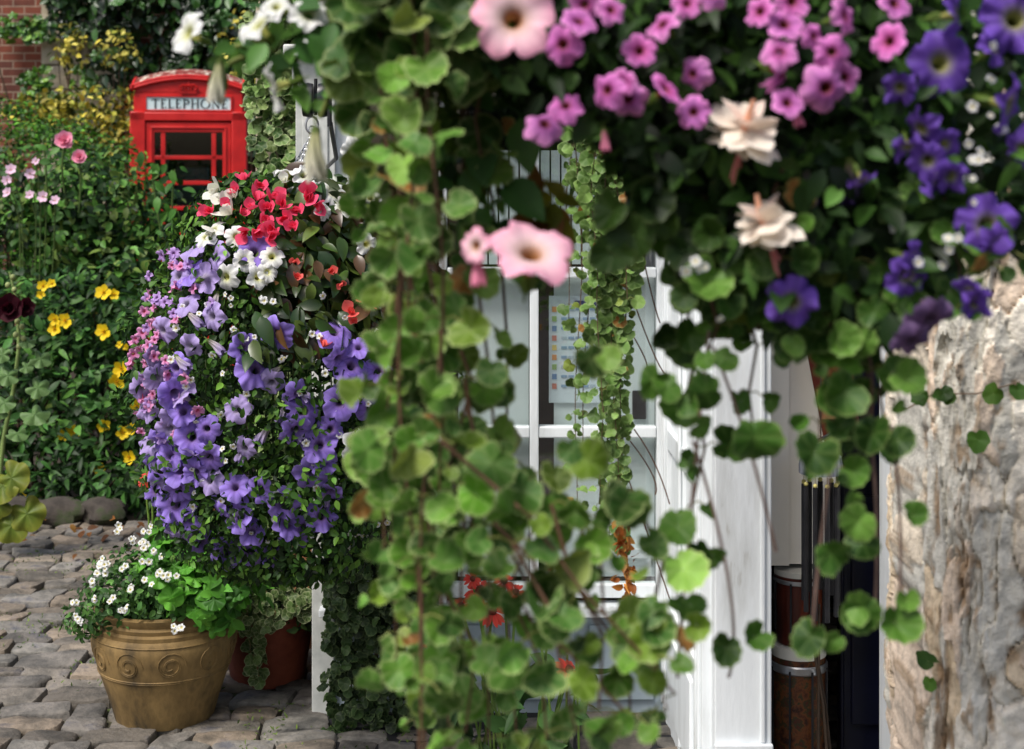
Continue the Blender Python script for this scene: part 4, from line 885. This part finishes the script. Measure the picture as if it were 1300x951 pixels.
for px,py_,s_ in ((310,231,24),(268,270,26),(325,256,30),(346,253,30),(358,262,28),(335,281,24),(349,291,32),(325,292,30),(392,250,34),(385,240,24),(378,268,22),(318,268,24),(262,265,22),(340,265,26),(305,272,20),(292,262,22),(300,245,22),(330,236,22),(360,278,26),(372,290,24),(312,295,26),(400,262,26),(342,300,26)):
    q, n = bsurf(px,py_,1.06); put(random.choice(BEGR), 'begonia_flower', hb, q, face(n,.3,.4), s_*1.15/F*q[1])
for px,py_,s_ in ((458,376,26),(446,398,26),(409,441,22),(418,345,18),(376,352,18),(432,360,14),(470,385,20),(374,330,14),(450,410,16)):
    q, n = bsurf(px,py_,1.04); put(random.choice(BEGS), 'salmon_begonia', hb, q, face(n,.3,.4), s_*1.1/F*q[1])
for px,py_,s_ in ((278,243,34),(295,273,36),(272,290,28),(286,255,26),(360,232,20),(300,250,22)):
    q, n = bsurf(px,py_,1.06); put(random.choice(BEGW), 'white_begonia', hb, q, face(n,.35,.35), s_*1.15/F*q[1])
for k in range(62):
    t = random.random(); px, py_ = random.gauss(205-55*abs(t-.45)*0,16)-8+18*abs(t-.5), 318+t*240
    px = 372-(brad(py_)*F/3.8)+abs(random.gauss(0,32))-4
    q, n = bsurf(px,py_,1.04); put(random.choice(PNK+PNL[:1] if py_ > 390 else PNL+PNK[:1]), 'small_pink_flower', hb, q, face(n,.4,.5), random.uniform(12,19)/F*q[1])
for k in range(90):
    py_ = random.uniform(370,700); w = brad(py_)*F/3.8; px = 372+random.uniform(-.85,.75)*w
    q, n = bsurf(px,py_,1.03); put(BAC[0], 'tiny_white_flower', hb, q, face(n,.5,.4), random.uniform(7,12)/F*q[1])
# chains
m = MB(); top = c+np.array((.006,0,-.10))
def chain(m, p0, p1, ln=.013, r=.0016):
    p0, p1 = np.asarray(p0), np.asarray(p1); n = max(2,int(np.linalg.norm(p1-p0)/(ln*.72))); d = unit(p1-p0)
    s1 = unit(np.cross(d,(0.3,1,.1))); s2_ = np.cross(d,s1)
    for k in range(n):
        ce = p0+(p1-p0)*(k+.5)/n; sd = s1 if k%2 else s2_
        m.tube([ce+d*ln*.5*math.cos(t)+sd*ln*.26*math.sin(t) for t in np.linspace(0,2*PI,11)], r, 5)
for a in (2.6,.2,4.4): chain(m, top, (BX+.17*math.cos(a),BY+.17*math.sin(a),zc+.012))
m.build('chain', STEEL, hb, og)
MB().tube([top+np.array((.009*math.cos(t),0,.011+.011*math.sin(t))) for t in np.linspace(0,2*PI,15)], .0022, 6).build('ring', STEEL, hb, og)

# ------------------------------------------------------------------ trailing strands
def strand(root, top, bottom, size, tms, cols, edge, gap=.045, sway=.02, pet=.03, jn=.6, stemc=S(96,70,52), fr=.0022, start=0.0):
    mleaf, mstem = MB(), MB(); top, bottom = np.asarray(top), np.asarray(bottom); ln = np.linalg.norm(bottom-top); n = max(4,int(ln/gap)); k1, k2 = rng.uniform(0,6,2)
    t = np.linspace(0,1,n); w = sway*np.sin(PI*t)[:,None]
    pts = top*(1-t[:,None])+bottom*t[:,None]+np.stack([np.sin(t*7+k1),np.sin(t*6+k2)*.7,0*t],-1)*np.maximum(w,.3*sway*t[:,None])
    mstem.tube(pts, np.linspace(fr,fr*.6,n), 5, stemc)
    use = pts[t >= start]
    a = rng.uniform(0,2*PI,len(use)); 
    for sgn in (0,PI):
        d = np.stack([np.cos(a+sgn),-.45-.5*np.abs(np.sin(a+sgn)),rng.uniform(-.3,.4,len(a))],-1); pl = pet*rng.uniform(.5,1.2,(len(a),1))
        keep = rng.random(len(a)) < .86
        b0 = use[keep]; e = (use+unit(d)*pl)[keep]
        for p, q in zip(b0, e): mstem.tube([p,(p+q)/2+np.array((0,0,.004)),q], fr*.45, 3, S(112,116,60))
        tp_ = unit(d)[keep]+np.array((0,0,-.5))+rng.normal(0,.25,(keep.sum(),3))
        nn = unit(np.array((0,-1,.45))+rng.normal(0,jn,(keep.sum(),3)))
        tt = (np.linspace(1,.72,len(a)))[keep]; sz = size*tt*rng.choice([.5,.65,.8,.95,1.1,1.25],keep.sum())*rng.uniform(.9,1.1,keep.sum()); idx = rng.integers(0,len(tms),keep.sum())
        cc = np.array(cols)[rng.integers(0,len(cols),keep.sum())]*np.exp(rng.normal(0,.24,(keep.sum(),1))); od = rng.random(keep.sum()); cc[od < .025] = S(150,104,52); cc[(od > .025)&(od < .055)] = S(118,134,54); ee = edge*np.exp(rng.normal(0,.2,(keep.sum(),1)))
        for j in range(len(tms)):
            mm = idx == j
            if mm.any(): mleaf.scatter(tms[j], e[mm]-unit(tp_[mm])*sz[mm][:,None]*.1, tp_[mm], nn[mm], sz[mm], cc[mm], ee[mm])
    so = mstem.build('ivy_trail', STEM, root, loc_of(root))
    if mleaf.n: mleaf.build('leaves', LEAF, so, loc_of(root))

# middle basket with small leaved trails in front of the window
mbk = thing('hanging_basket', 'hanging basket of small leaved trailing ivy hung before the shop window', 'hanging basket', tuple(P(760,60,3.0))); og = loc_of(mbk)
bc = P(757,50,3.0)
MB().lathe([(.001,-.13),(.07,-.12),(.12,-.05),(.13,.02),(.12,.025),(.001,.02)], bc, 32).build('liner', COIR, mbk, og)
m = MB()
for z,r in ((.02,.135),(-.05,.125),(-.11,.08)): m.tube([bc+np.array((r*math.cos(t),r*math.sin(t),z)) for t in np.linspace(0,2*PI,30)], .003, 5)
m.build('wire_frame', BLACK, mbk, og)
m = MB()
for a in (.4,2.5,4.6): chain(m, bc+np.array((0,0,.35)), bc+np.array((.13*math.cos(a),.13*math.sin(a),.02)))
m.build('chain', STEEL, mbk, og)
GC = [S(92,124,58), S(112,142,72), S(76,106,46)]
for x0,x1,y1,w in ((752,758,330,1),(770,776,700,1),(776,786,640,1),(788,792,600,1),(782,770,560,1),(760,772,420,1),(740,738,300,1),(800,797,420,1),(795,790,690,1),(728,735,640,.6),(745,742,590,.5),(765,762,640,.5),(735,720,410,.8),(780,782,480,1),(770,795,380,1),(755,780,380,1),(748,752,250,1),(790,800,270,1),(806,800,330,1),(715,690,120,.8),(760,765,520,.6)):
    Yt = 2.9+random.uniform(-.08,.1); dens = .017 if w == 1 else .032
    strand(mbk, P(x0,30,Yt), P(x1,y1,Yt-.02), .031, RNDS, GC, S(150,172,112), dens, .012, .012, .5, S(96,78,60), .0014, .12)
m = MB(); N = 90; L = np.array([P(787+12*t+rng.normal(0,5),640+130*t,2.88) for t in rng.random(N)])
spread(m, OV, L, np.array((0,-1,.2)), .02, [S(176,110,44), S(150,84,34), S(196,140,70)], None, (0,0,-1), .8, .8); m.build('withered_leaves', LEAF, mbk, og)
m = MB()
for pts in ([(800,370),(835,470),(845,475)],[(800,420),(830,470),(818,468)],[(805,545),(835,585),(850,640)],[(795,600),(830,700),(850,760)],[(800,560),(840,610),(832,628)],[(815,320),(830,390),(838,410)]):
    p = np.array([P(x,y_,2.9) for x,y_ in pts]); t = np.linspace(0,1,8)[:,None]; m.tube((1-t)**2*p[0]+2*t*(1-t)*p[1]+t*t*p[2], .0014, 4, S(110,84,70))
m.build('bare_runner', STEM, mbk, og)

# ------------------------------------------------------------------ FOREGROUND BASKETS
def basket_body(root, c, r=.17):
    og = loc_of(root)
    MB().lathe([(.001,-r),(r*.55,-r*.95),(r*.9,-r*.5),(r,0),(r*.93,.01),(.001,0)], c, 32).build('liner', COIR, root, og)
    m = MB()
    for z,q in ((.01,1.03),(-.4,.97),(-.8,.72)): m.tube([c+np.array((r*q*math.cos(t),r*q*math.sin(t),z*r if z < 0 else z)) for t in np.linspace(0,2*PI,36)], .003, 5)
    m.build('wire_frame', BLACK, root, og); m = MB()
    for a in (.4,2.5,4.6): chain(m, c+np.array((0,0,.45)), c+np.array((r*math.cos(a),r*math.sin(a),.01)), .018, .002)
    m.build('chain', STEEL, root, og)
FG = [S(80,124,36), S(98,142,48), S(62,98,28), S(118,156,64), S(46,74,22), S(86,128,50), S(108,138,44), S(66,104,40)]; FG = [c_*.9 for c_ in FG]; FE = S(174,188,124)
ba = thing('hanging_basket', 'near hanging basket with a long curtain of round leaved ivy and pale pink petunias', 'hanging basket', tuple(P(545,-150,1.62))); og = loc_of(ba)
ca_ = P(545,-150,1.66); basket_body(ba, ca_)
ml, ms = MB(), MB()
strands = [(474,478,640,.5),(486,494,760,.6),(498,508,860,.7),(510,532,960,.8),(528,548,900,.8),(545,568,960,.9),(560,590,900,.8),(512,502,480,.8),(540,556,640,.8),(590,625,940,.6),(476,478,300,.6),(505,515,330,1),(560,566,350,1),(590,602,300,1),(600,660,940,.4),(548,540,860,.6),(500,545,960,.6),(620,612,200,1),(520,530,960,.7),(535,520,300,1)]
for x0,x1,y1,dn in strands:
    Yt = random.uniform(1.42,1.7); strand(ba, P(x0,-40,Yt), P(x1,y1,Yt+random.uniform(-.06,.04)), .038, RND, FG, FE, .029/dn, .014, .026, .6)
for (x0,y0,x1,y1,dn) in ((590,480,690,940,.6),(600,560,745,900,.45),(580,620,790,900,.5),(640,580,690,820,.4),(560,560,830,840,.35),(560,380,600,700,.5),(690,600,850,880,.5),(740,660,800,920,.5),(700,640,770,900,.45),(800,620,850,900,.4),(650,690,740,930,.5),(540,620,600,930,.6)):
    Yt = random.uniform(1.4,1.58); strand(ba, P(x0,y0,Yt), P(x1,y1,Yt-.03), .039, RND, FG, FE, .034/dn, .025, .03, .55)
# broader leaves high in the basket
N = 170; x_ = rng.uniform(440,640,N); y_ = rng.uniform(-90,90,N); Yv = rng.uniform(1.42,1.75,N)
L = np.stack([(x_-650)/F*Yv, Yv, EYE-(y_-208)/F*Yv],-1); spread(ml, RND, L, np.array((0,-1,.5)), .045, [S(50,82,32), S(66,98,42), S(92,124,54)], FE*.8, (0,-.2,-1), .5, .6, .2)
big = [(640,590,66,1.45),(612,600,44,1.47),(800,637,60,1.42),(733,590,52,1.44),(742,455,52,1.45),(695,640,46,1.46),(740,690,52,1.44),(765,690,40,1.44),(720,570,40,1.44),(838,775,46,1.4),(820,795,50,1.4),(845,820,66,1.4),(870,800,40,1.42),(820,690,44,1.43),(600,690,48,1.46),(700,740,56,1.43),(720,770,50,1.43),(760,730,46,1.44),(690,800,44,1.44),(560,790,50,1.45),(525,700,44,1.46),(510,740,44,1.46),(490,620,44,1.47),(468,560,36,1.48),(520,540,48,1.46),(640,850,50,1.44),(600,850,50,1.45),(560,850,48,1.46),(740,820,50,1.44),(500,850,48,1.46),(545,455,50,1.46),(625,470,44,1.46),(595,400,46,1.48),(640,350,46,1.48),(470,380,46,1.48),(510,420,44,1.47),(760,460,36,1.45),(775,860,46,1.45),(830,860,40,1.42)]
L = np.array([P(x,y,Y) for x,y,s,Y in big]); sz = np.array([s/F*Y*.95 for x,y,s,Y in big]); L[:,2] += sz*.3
tip_ = np.stack([rng.normal(0,.7,len(L)), np.full(len(L),-.1), rng.uniform(-1.2,-.1,len(L))],-1); nn = np.array((0,-1,.35))+rng.normal(0,.22,(len(L),3)); idx = rng.integers(0,12,len(L))
for j in range(12):
    k_ = idx == j
    if k_.any(): ml.scatter(RND[j], L[k_], tip_[k_], nn[k_], sz[k_], np.array(FG)[rng.integers(0,8,k_.sum())], FE)
ml.build('ivy_leaves', LEAF, ba, og)
# petunia leaves and shoots
m = MB(); ms = MB()
for pts in ([(480,-10),(400,40),(285,62)],[(470,0),(380,70),(355,95)],[(450,-20),(385,10),(330,25)],[(450,20),(420,120),(406,150)],[(350,62),(285,75),(280,92)],[(600,150),(560,190),(540,250)],[(620,200),(600,260),(640,300)],[(640,-40),(640,10),(650,30)]):
    p = np.array([P(x,y,1.6) for x,y in pts]); t = np.linspace(0,1,12)[:,None]; cv = (1-t)**2*p[0]+2*t*(1-t)*p[1]+t*t*p[2]; MB().tube(cv, .0028, 6, S(110,120,56)).build('petunia_stem', STEM, ba, og)
    LL = cv[1:-1]+rng.normal(0,.008,(10,3)); spread(m, OV, LL, np.array((0,-.8,.7)), .034, [S(62,98,40), S(84,122,50), S(50,84,36)], None, (0,-.2,-.4), .45, .9, .2)
for (x,y,s_) in ((338,56,44),(392,44,46),(425,30,40),(560,180,60),(540,230,54),(590,215,60),(520,240,50),(640,230,70),(610,170,60),(660,150,60),(580,260,50),(660,90,60),(600,110,56),(620,265,50),(520,130,60)):
    spread(m, OV[2:], P(x,y,1.55)[None], np.array((0,-1,.4)), s_/F*1.6*1.1, [S(54,90,38), S(70,108,46)], None, (rng.normal(0,.6),-.1,-.9), .25, .2, .15)
m.build('petunia_leaves', LEAF, ba, og)
for px,py_,s_,n,me in ((652,24,104,(.05,-1,.1),PPK[0]),(675,318,108,(.1,-.55,.75),PPK[1]),(603,312,46,(-.6,-.8,.1),PPK[0])):
    put(me, 'pale_pink_petunia', ba, P(px,py_,1.32), n, s_*1.06/F*1.32, .3, kid)
put(BELLK, 'pink_bud', ba, P(608,362,1.33), (.1,-.3,-1), .024)
for px,py_,s_,n in ((237,41,62,(-.75,-.75,.35)),(328,30,62,(-.5,-.6,.7)),(392,18,52,(.3,-.8,.5)),(350,8,40,(0,-.7,.6)),(346,112,66,(-.85,-.25,-.3))):
    put(random.choice(WHT), 'white_petunia', ba, P(px,py_,1.58), n, s_/F*1.58, None, kid)
put(BELLW, 'closed_petunia', ba, P(406,226,1.58), (.05,-.15,-1), .042); put(BELLW, 'closed_petunia', ba, P(277,128,1.58), (-.1,-.1,-1), .034)
m = MB(); spread(m, OV, np.array([P(690+rng.normal(0,18),275+rng.normal(0,22),1.6) for _ in range(26)]), np.array((0,-1,.3)), .035, [S(140,136,40), S(110,116,36), S(120,80,36)], None, (0,0,-1), .6, .8); m.build('yellowing_leaves', LEAF, ba, og)

bb = thing('hanging_basket', 'near hanging basket with bright pink calibrachoa, purple petunias and cream fuchsias', 'hanging basket', tuple(P(1010,-120,1.62))); og = loc_of(bb)
cb_ = P(1000,-130,1.72); basket_body(bb, cb_, .18)
bnd_x = [560,640,700,780,830,880,940,1000,1060,1110,1160,1200,1260,1330]; bnd_y = [60,110,120,170,300,350,390,400,390,440,400,330,310,300]
N = 9500; x_ = rng.uniform(600,1340,N); lim = np.interp(x_,bnd_x,bnd_y)+14*np.sin(x_/17); y_ = -130+(lim+130)*rng.beta(1.25,1.05,N); Yv = rng.uniform(1.44,1.95,N)
L = np.stack([(x_-650)/F*Yv, Yv, EYE-(y_-208)/F*Yv],-1); L = L[(x_ < 1195)|(rng.random(N) < .38)]
m = MB(); spread(m, LAN+OV, L, np.array((0,-.8,.6)), .034, [S(30,52,20), S(44,72,26), S(62,94,36), S(22,38,14)], None, (0,-.3,-.5), .6, .8); m.build('foliage', LEAF, bb, og)
ml, ms = MB(), MB(); DG = [S(42,72,22), S(58,94,30), S(74,112,38)]
for x0,y0,x1,y1 in ((895,250,900,420),(905,300,895,470),(870,300,870,420),(945,380,960,560),(1010,380,1040,440),(1080,330,1110,540),(1110,360,1095,560),(1130,380,1125,560),(1060,420,1040,600),(1200,240,1215,390),(1130,230,1160,260),(890,420,880,640),(1060,330,1050,440),(1240,280,1260,340),(1000,200,990,330),(960,300,960,420)):
    Yt = random.uniform(1.46,1.62); strand(bb, P(x0,y0,Yt), P(x1,y1,Yt-.02), .036, RND, DG, S(126,150,84), .042, .012, .022, .4)
for x0,y0,x1,y1,x2,y2 in ((900,420,880,600,860,860),(905,440,955,560,985,700),(1100,520,1120,640,1110,790),(880,560,950,780,925,860),(1060,560,1040,680,1030,820),(1130,540,1150,650,1140,790)):
    p = np.array([P(x0,y0,1.5),P(x1,y1,1.48),P(x2,y2,1.5)]); t = np.linspace(0,1,14)[:,None]; ms.tube((1-t)**2*p[0]+2*t*(1-t)*p[1]+t*t*p[2], .0017, 5, S(120,96,86))
bl = [(905,362,58),(930,385,40),(880,378,34),(955,372,40),(940,330,38),(1115,256,46),(1156,246,40),(1205,268,46),(1206,368,44),(1126,372,32),(1052,432,42),(1008,432,42),(1088,502,50),(1134,488,46),(1112,548,48),(1042,574,52),(958,552,56),(838,482,42),(860,497,36),(895,456,28),(930,456,30),(913,508,46),(876,512,34),(881,546,32),(862,590,14),(882,598,22),(862,668,52),(885,702,40),(918,712,34),(1046,702,46),(1102,662,44),(1104,690,38),(1146,662,30),(1088,775,48),(1128,786,50),(1148,762,28),(1036,806,46),(1066,816,32),(1074,778,34),(925,820,40),(968,812,36),(872,770,34),(855,768,30),(1040,470,16),(1068,605,14),(1085,630,22),(1190,505,12),(1150,520,20),(820,300,64),(850,330,60),(800,330,56),(830,250,56),(790,270,50),(1090,430,40),(1150,395,40),(1100,395,44),(1005,435,30),(890,300,40),(850,280,40),(1240,300,30)]
L = np.array([P(x,y,1.46 if y > 240 else 1.5) for x,y,s in bl]); sz = np.array([s/F*1.47*1.08 for x,y,s in bl]); L[:,2] += sz*.3
tip_ = np.stack([rng.normal(0,.7,len(L)), np.full(len(L),-.1), rng.uniform(-1.2,-.1,len(L))],-1); nn = np.array((0,-1,.3))+rng.normal(0,.3,(len(L),3)); shady = np.array([(y < 350 and x < 900) for x,y,s in bl]); idx = rng.integers(0,12,len(L))  # shady: leaves coloured darker to paint in the deep shade under the basket
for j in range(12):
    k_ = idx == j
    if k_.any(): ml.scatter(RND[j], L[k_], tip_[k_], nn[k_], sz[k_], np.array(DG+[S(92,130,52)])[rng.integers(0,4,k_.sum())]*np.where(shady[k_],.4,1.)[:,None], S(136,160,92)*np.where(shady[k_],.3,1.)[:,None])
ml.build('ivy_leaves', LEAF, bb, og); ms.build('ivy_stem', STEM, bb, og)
for px,py_,s_ in ((735,26,50),(714,56,46),(692,156,46),(718,133,40),(770,114,44),(797,126,46),(840,30,44),(846,112,50),(878,94,42),(880,142,42),(812,64,44),(872,4,42),(964,14,46),(996,30,50),(990,66,46),(996,94,52),(1000,130,44),(1056,66,46),(1050,112,56),(1074,20,46),(1128,52,54),(1136,4,42),(1072,98,36),(742,6,40),(776,12,40),(1006,2,46),(790,105,36),(1034,46,30),(905,-8,40)):
    put(random.choice(CAL), 'calibrachoa_flower', bb, P(px,py_,1.42-.03*random.random()), unit(np.array((0,-1,.1))+rng.normal(0,.45,3)), s_*random.uniform(.95,1.2)/F*1.42, None, kid)
put(BELLK, 'pink_bud', bb, P(768,190,1.43), (.1,-.3,-1), .016); put(BELLK, 'pink_bud', bb, P(1013,160,1.43), (.1,-.3,-1), .016)
for px,py_,s_,n in ((1196,80,84,(.1,-1,.1)),(1290,24,90,(-.1,-1,.1)),(1284,134,78,(.7,-.5,-.2)),(1216,18,60,(.8,-.4,.1)),(1178,205,50,(-.3,-1,-.4)),(1200,185,46,(.3,-.9,-.3)),(1208,225,44,(.1,-1,-.4)),(1254,286,78,(-.1,-1,.05)),(1152,352,56,(.2,-.8,-.3)),(1004,384,66,(-.2,-.9,-.2)),(1240,386,46,(.3,-.9,-.4)),(1142,112,44,(-.4,-.8,-.4)),(1152,188,40,(0,-.6,-.7)),(1168,165,54,(-.7,-.5,-.5)),(1192,228,52,(.6,-.5,-.6)),(1262,60,46,(.5,-.6,.5)),(1160,330,50,(.7,-.6,-.3)),(1232,372,50,(-.6,-.5,-.5)),(1298,190,50,(-.5,-.6,-.4)),(1095,230,40,(.3,-.4,-.8)),(1268,310,52,(.3,-.8,-.5))):
    put(random.choice(PURD), 'purple_petunia', bb, P(px,py_,1.43), n, s_*1.05/F*1.43, None, kid)
for px,py_ in ((1075,255),(1032,262),(1128,420)): put(BELLP, 'closed_petunia', bb, P(px,py_,1.48), (rng.normal(0,.2),-.3,-1), .034)
for px,py_,s_ in ((1182,408,66),(1158,436,56)): put(FAD[0], 'faded_petunia', bb, P(px,py_,1.40), (.1,-.7,-.6), s_/F*1.40)
# cream fuchsias
def fuchsia():
    m = MB(); V = leaf_oval(.42,.3,.2,7,.9)
    a = np.arange(4)*PI/2+.5; d = np.stack([np.cos(a),np.sin(a),np.full(4,.75)],-1); m.scatter(V, np.zeros((4,3)), d, unit(np.stack([-np.cos(a),-np.sin(a),np.full(4,1.)],-1)), .5, S(230,200,184), S(244,236,224))
    sk = MB(); 
    for k in range(6):
        n = 5; a = (np.arange(n)+k*.4)*2*PI/n+rng.normal(0,.25,n); el = -.2-.27*k+rng.normal(0,.25,n); d = np.stack([np.cos(a)*np.cos(el),np.sin(a)*np.cos(el),np.sin(el)],-1)
        sk.scatter(leaf_oval(.85,.2,-.3,6,1.2), d*.02, d, np.stack([-np.cos(a)*np.sin(el),-np.sin(a)*np.sin(el),np.cos(el)],-1)+rng.normal(0,.3,(n,3)), (.56-.04*k)*rng.uniform(.65,1.15,n), S(240,226,208), S(248,242,232))
    st_ = MB()
    for k in range(5): st_.tube([(0,0,0),(.03*math.cos(k),.03*math.sin(k),-.4),(.05*math.cos(k),.05*math.sin(k),-.55-.05*k)], .012, 4, S(206,120,120))
    tb_ = MB().tube([(0,0,-.02),(0,0,.2),(.03,0,.42)], [.06,.05,.03], 7, S(216,160,130))
    return m.mesh('fuchsia', PETAL), (('skirt', sk.mesh('skirt', PETAL)), ('stamen', st_.mesh('stamen', STEM)), ('tube', tb_.mesh('tube', STEM)))
fm, fk = fuchsia()
put(fm, 'fuchsia_flower', bb, P(946,165,1.42), (.15,-.5,1), .075, .2, fk); put(fm, 'fuchsia_flower', bb, P(970,284,1.42), (-.35,-.15,1), .07, 1.2, fk)
for k in range(28):
    px, py_ = random.choice([(1245,60),(1230,150),(1238,190),(1220,230),(1255,200),(1210,300),(1190,330),(1255,90),(1260,160),(900,350),(880,340),(1150,300),(1225,250),(1180,320),(905,420)]); put(BAC[0], 'tiny_cream_flower', bb, P(px+random.gauss(0,13),py_+random.gauss(0,15),1.40+random.random()*.06), unit(np.array((0,-1,.2))+rng.normal(0,.4,3)), random.uniform(.007,.013))

# ------------------------------------------------------------------ LIGHT, CAMERA
SUN_EL, SUN_AZ = R(56), R(-42)     # azimuth: seen from above, sun behind the camera to the left
w = bpy.data.worlds.new('World'); scene.world = w; w.use_nodes = True; nt = w.node_tree; nt.nodes.clear()
sky = nt.nodes.new('ShaderNodeTexSky'); sky.sky_type = 'NISHITA'; sky.sun_disc = False; sky.sun_elevation = SUN_EL; sky.air_density = 1.0; sky.dust_density = 4; sky.ozone_density = .6
bg_ = nt.nodes.new('ShaderNodeBackground'); bg_.inputs['Strength'].default_value = .16
out = nt.nodes.new('ShaderNodeOutputWorld'); nt.links.new(sky.outputs[0], bg_.inputs[0]); nt.links.new(bg_.outputs[0], out.inputs[0])
sun_dir = Vector((math.sin(SUN_AZ)*math.cos(SUN_EL), -math.cos(SUN_AZ)*math.cos(SUN_EL), math.sin(SUN_EL)))   # towards the sun
sky.sun_rotation = math.atan2(sun_dir.x, sun_dir.y)
ld = bpy.data.lights.new('Sun', 'SUN'); ld.energy = 3.6; ld.angle = R(18); ld.color = (1,.975,.94)
lo = bpy.data.objects.new('Sun', ld); COL.objects.link(lo); lo.rotation_mode = 'QUATERNION'; lo.rotation_quaternion = sun_dir.to_track_quat('Z','Y'); lo.location = (0,0,8)
cd = bpy.data.cameras.new('Camera'); cam = bpy.data.objects.new('Camera', cd); COL.objects.link(cam); scene.camera = cam
cam.location = (0,0,EYE); cam.rotation_euler = (R(90),0,0); cd.sensor_width = 36; cd.lens = F/1300*36
cd.shift_y = -(475.5-208)/1300; cd.clip_start = .05; cd.clip_end = 500
cd.dof.use_dof = True; cd.dof.focus_distance = 3.75; cd.dof.aperture_fstop = 5.6
scene.view_settings.view_transform = 'Standard'; scene.view_settings.look = 'None'; scene.view_settings.exposure = 0; scene.view_settings.gamma = 1
scene.cycles.use_denoising = True; scene.cycles.max_bounces = 8; scene.cycles.transparent_max_bounces = 12
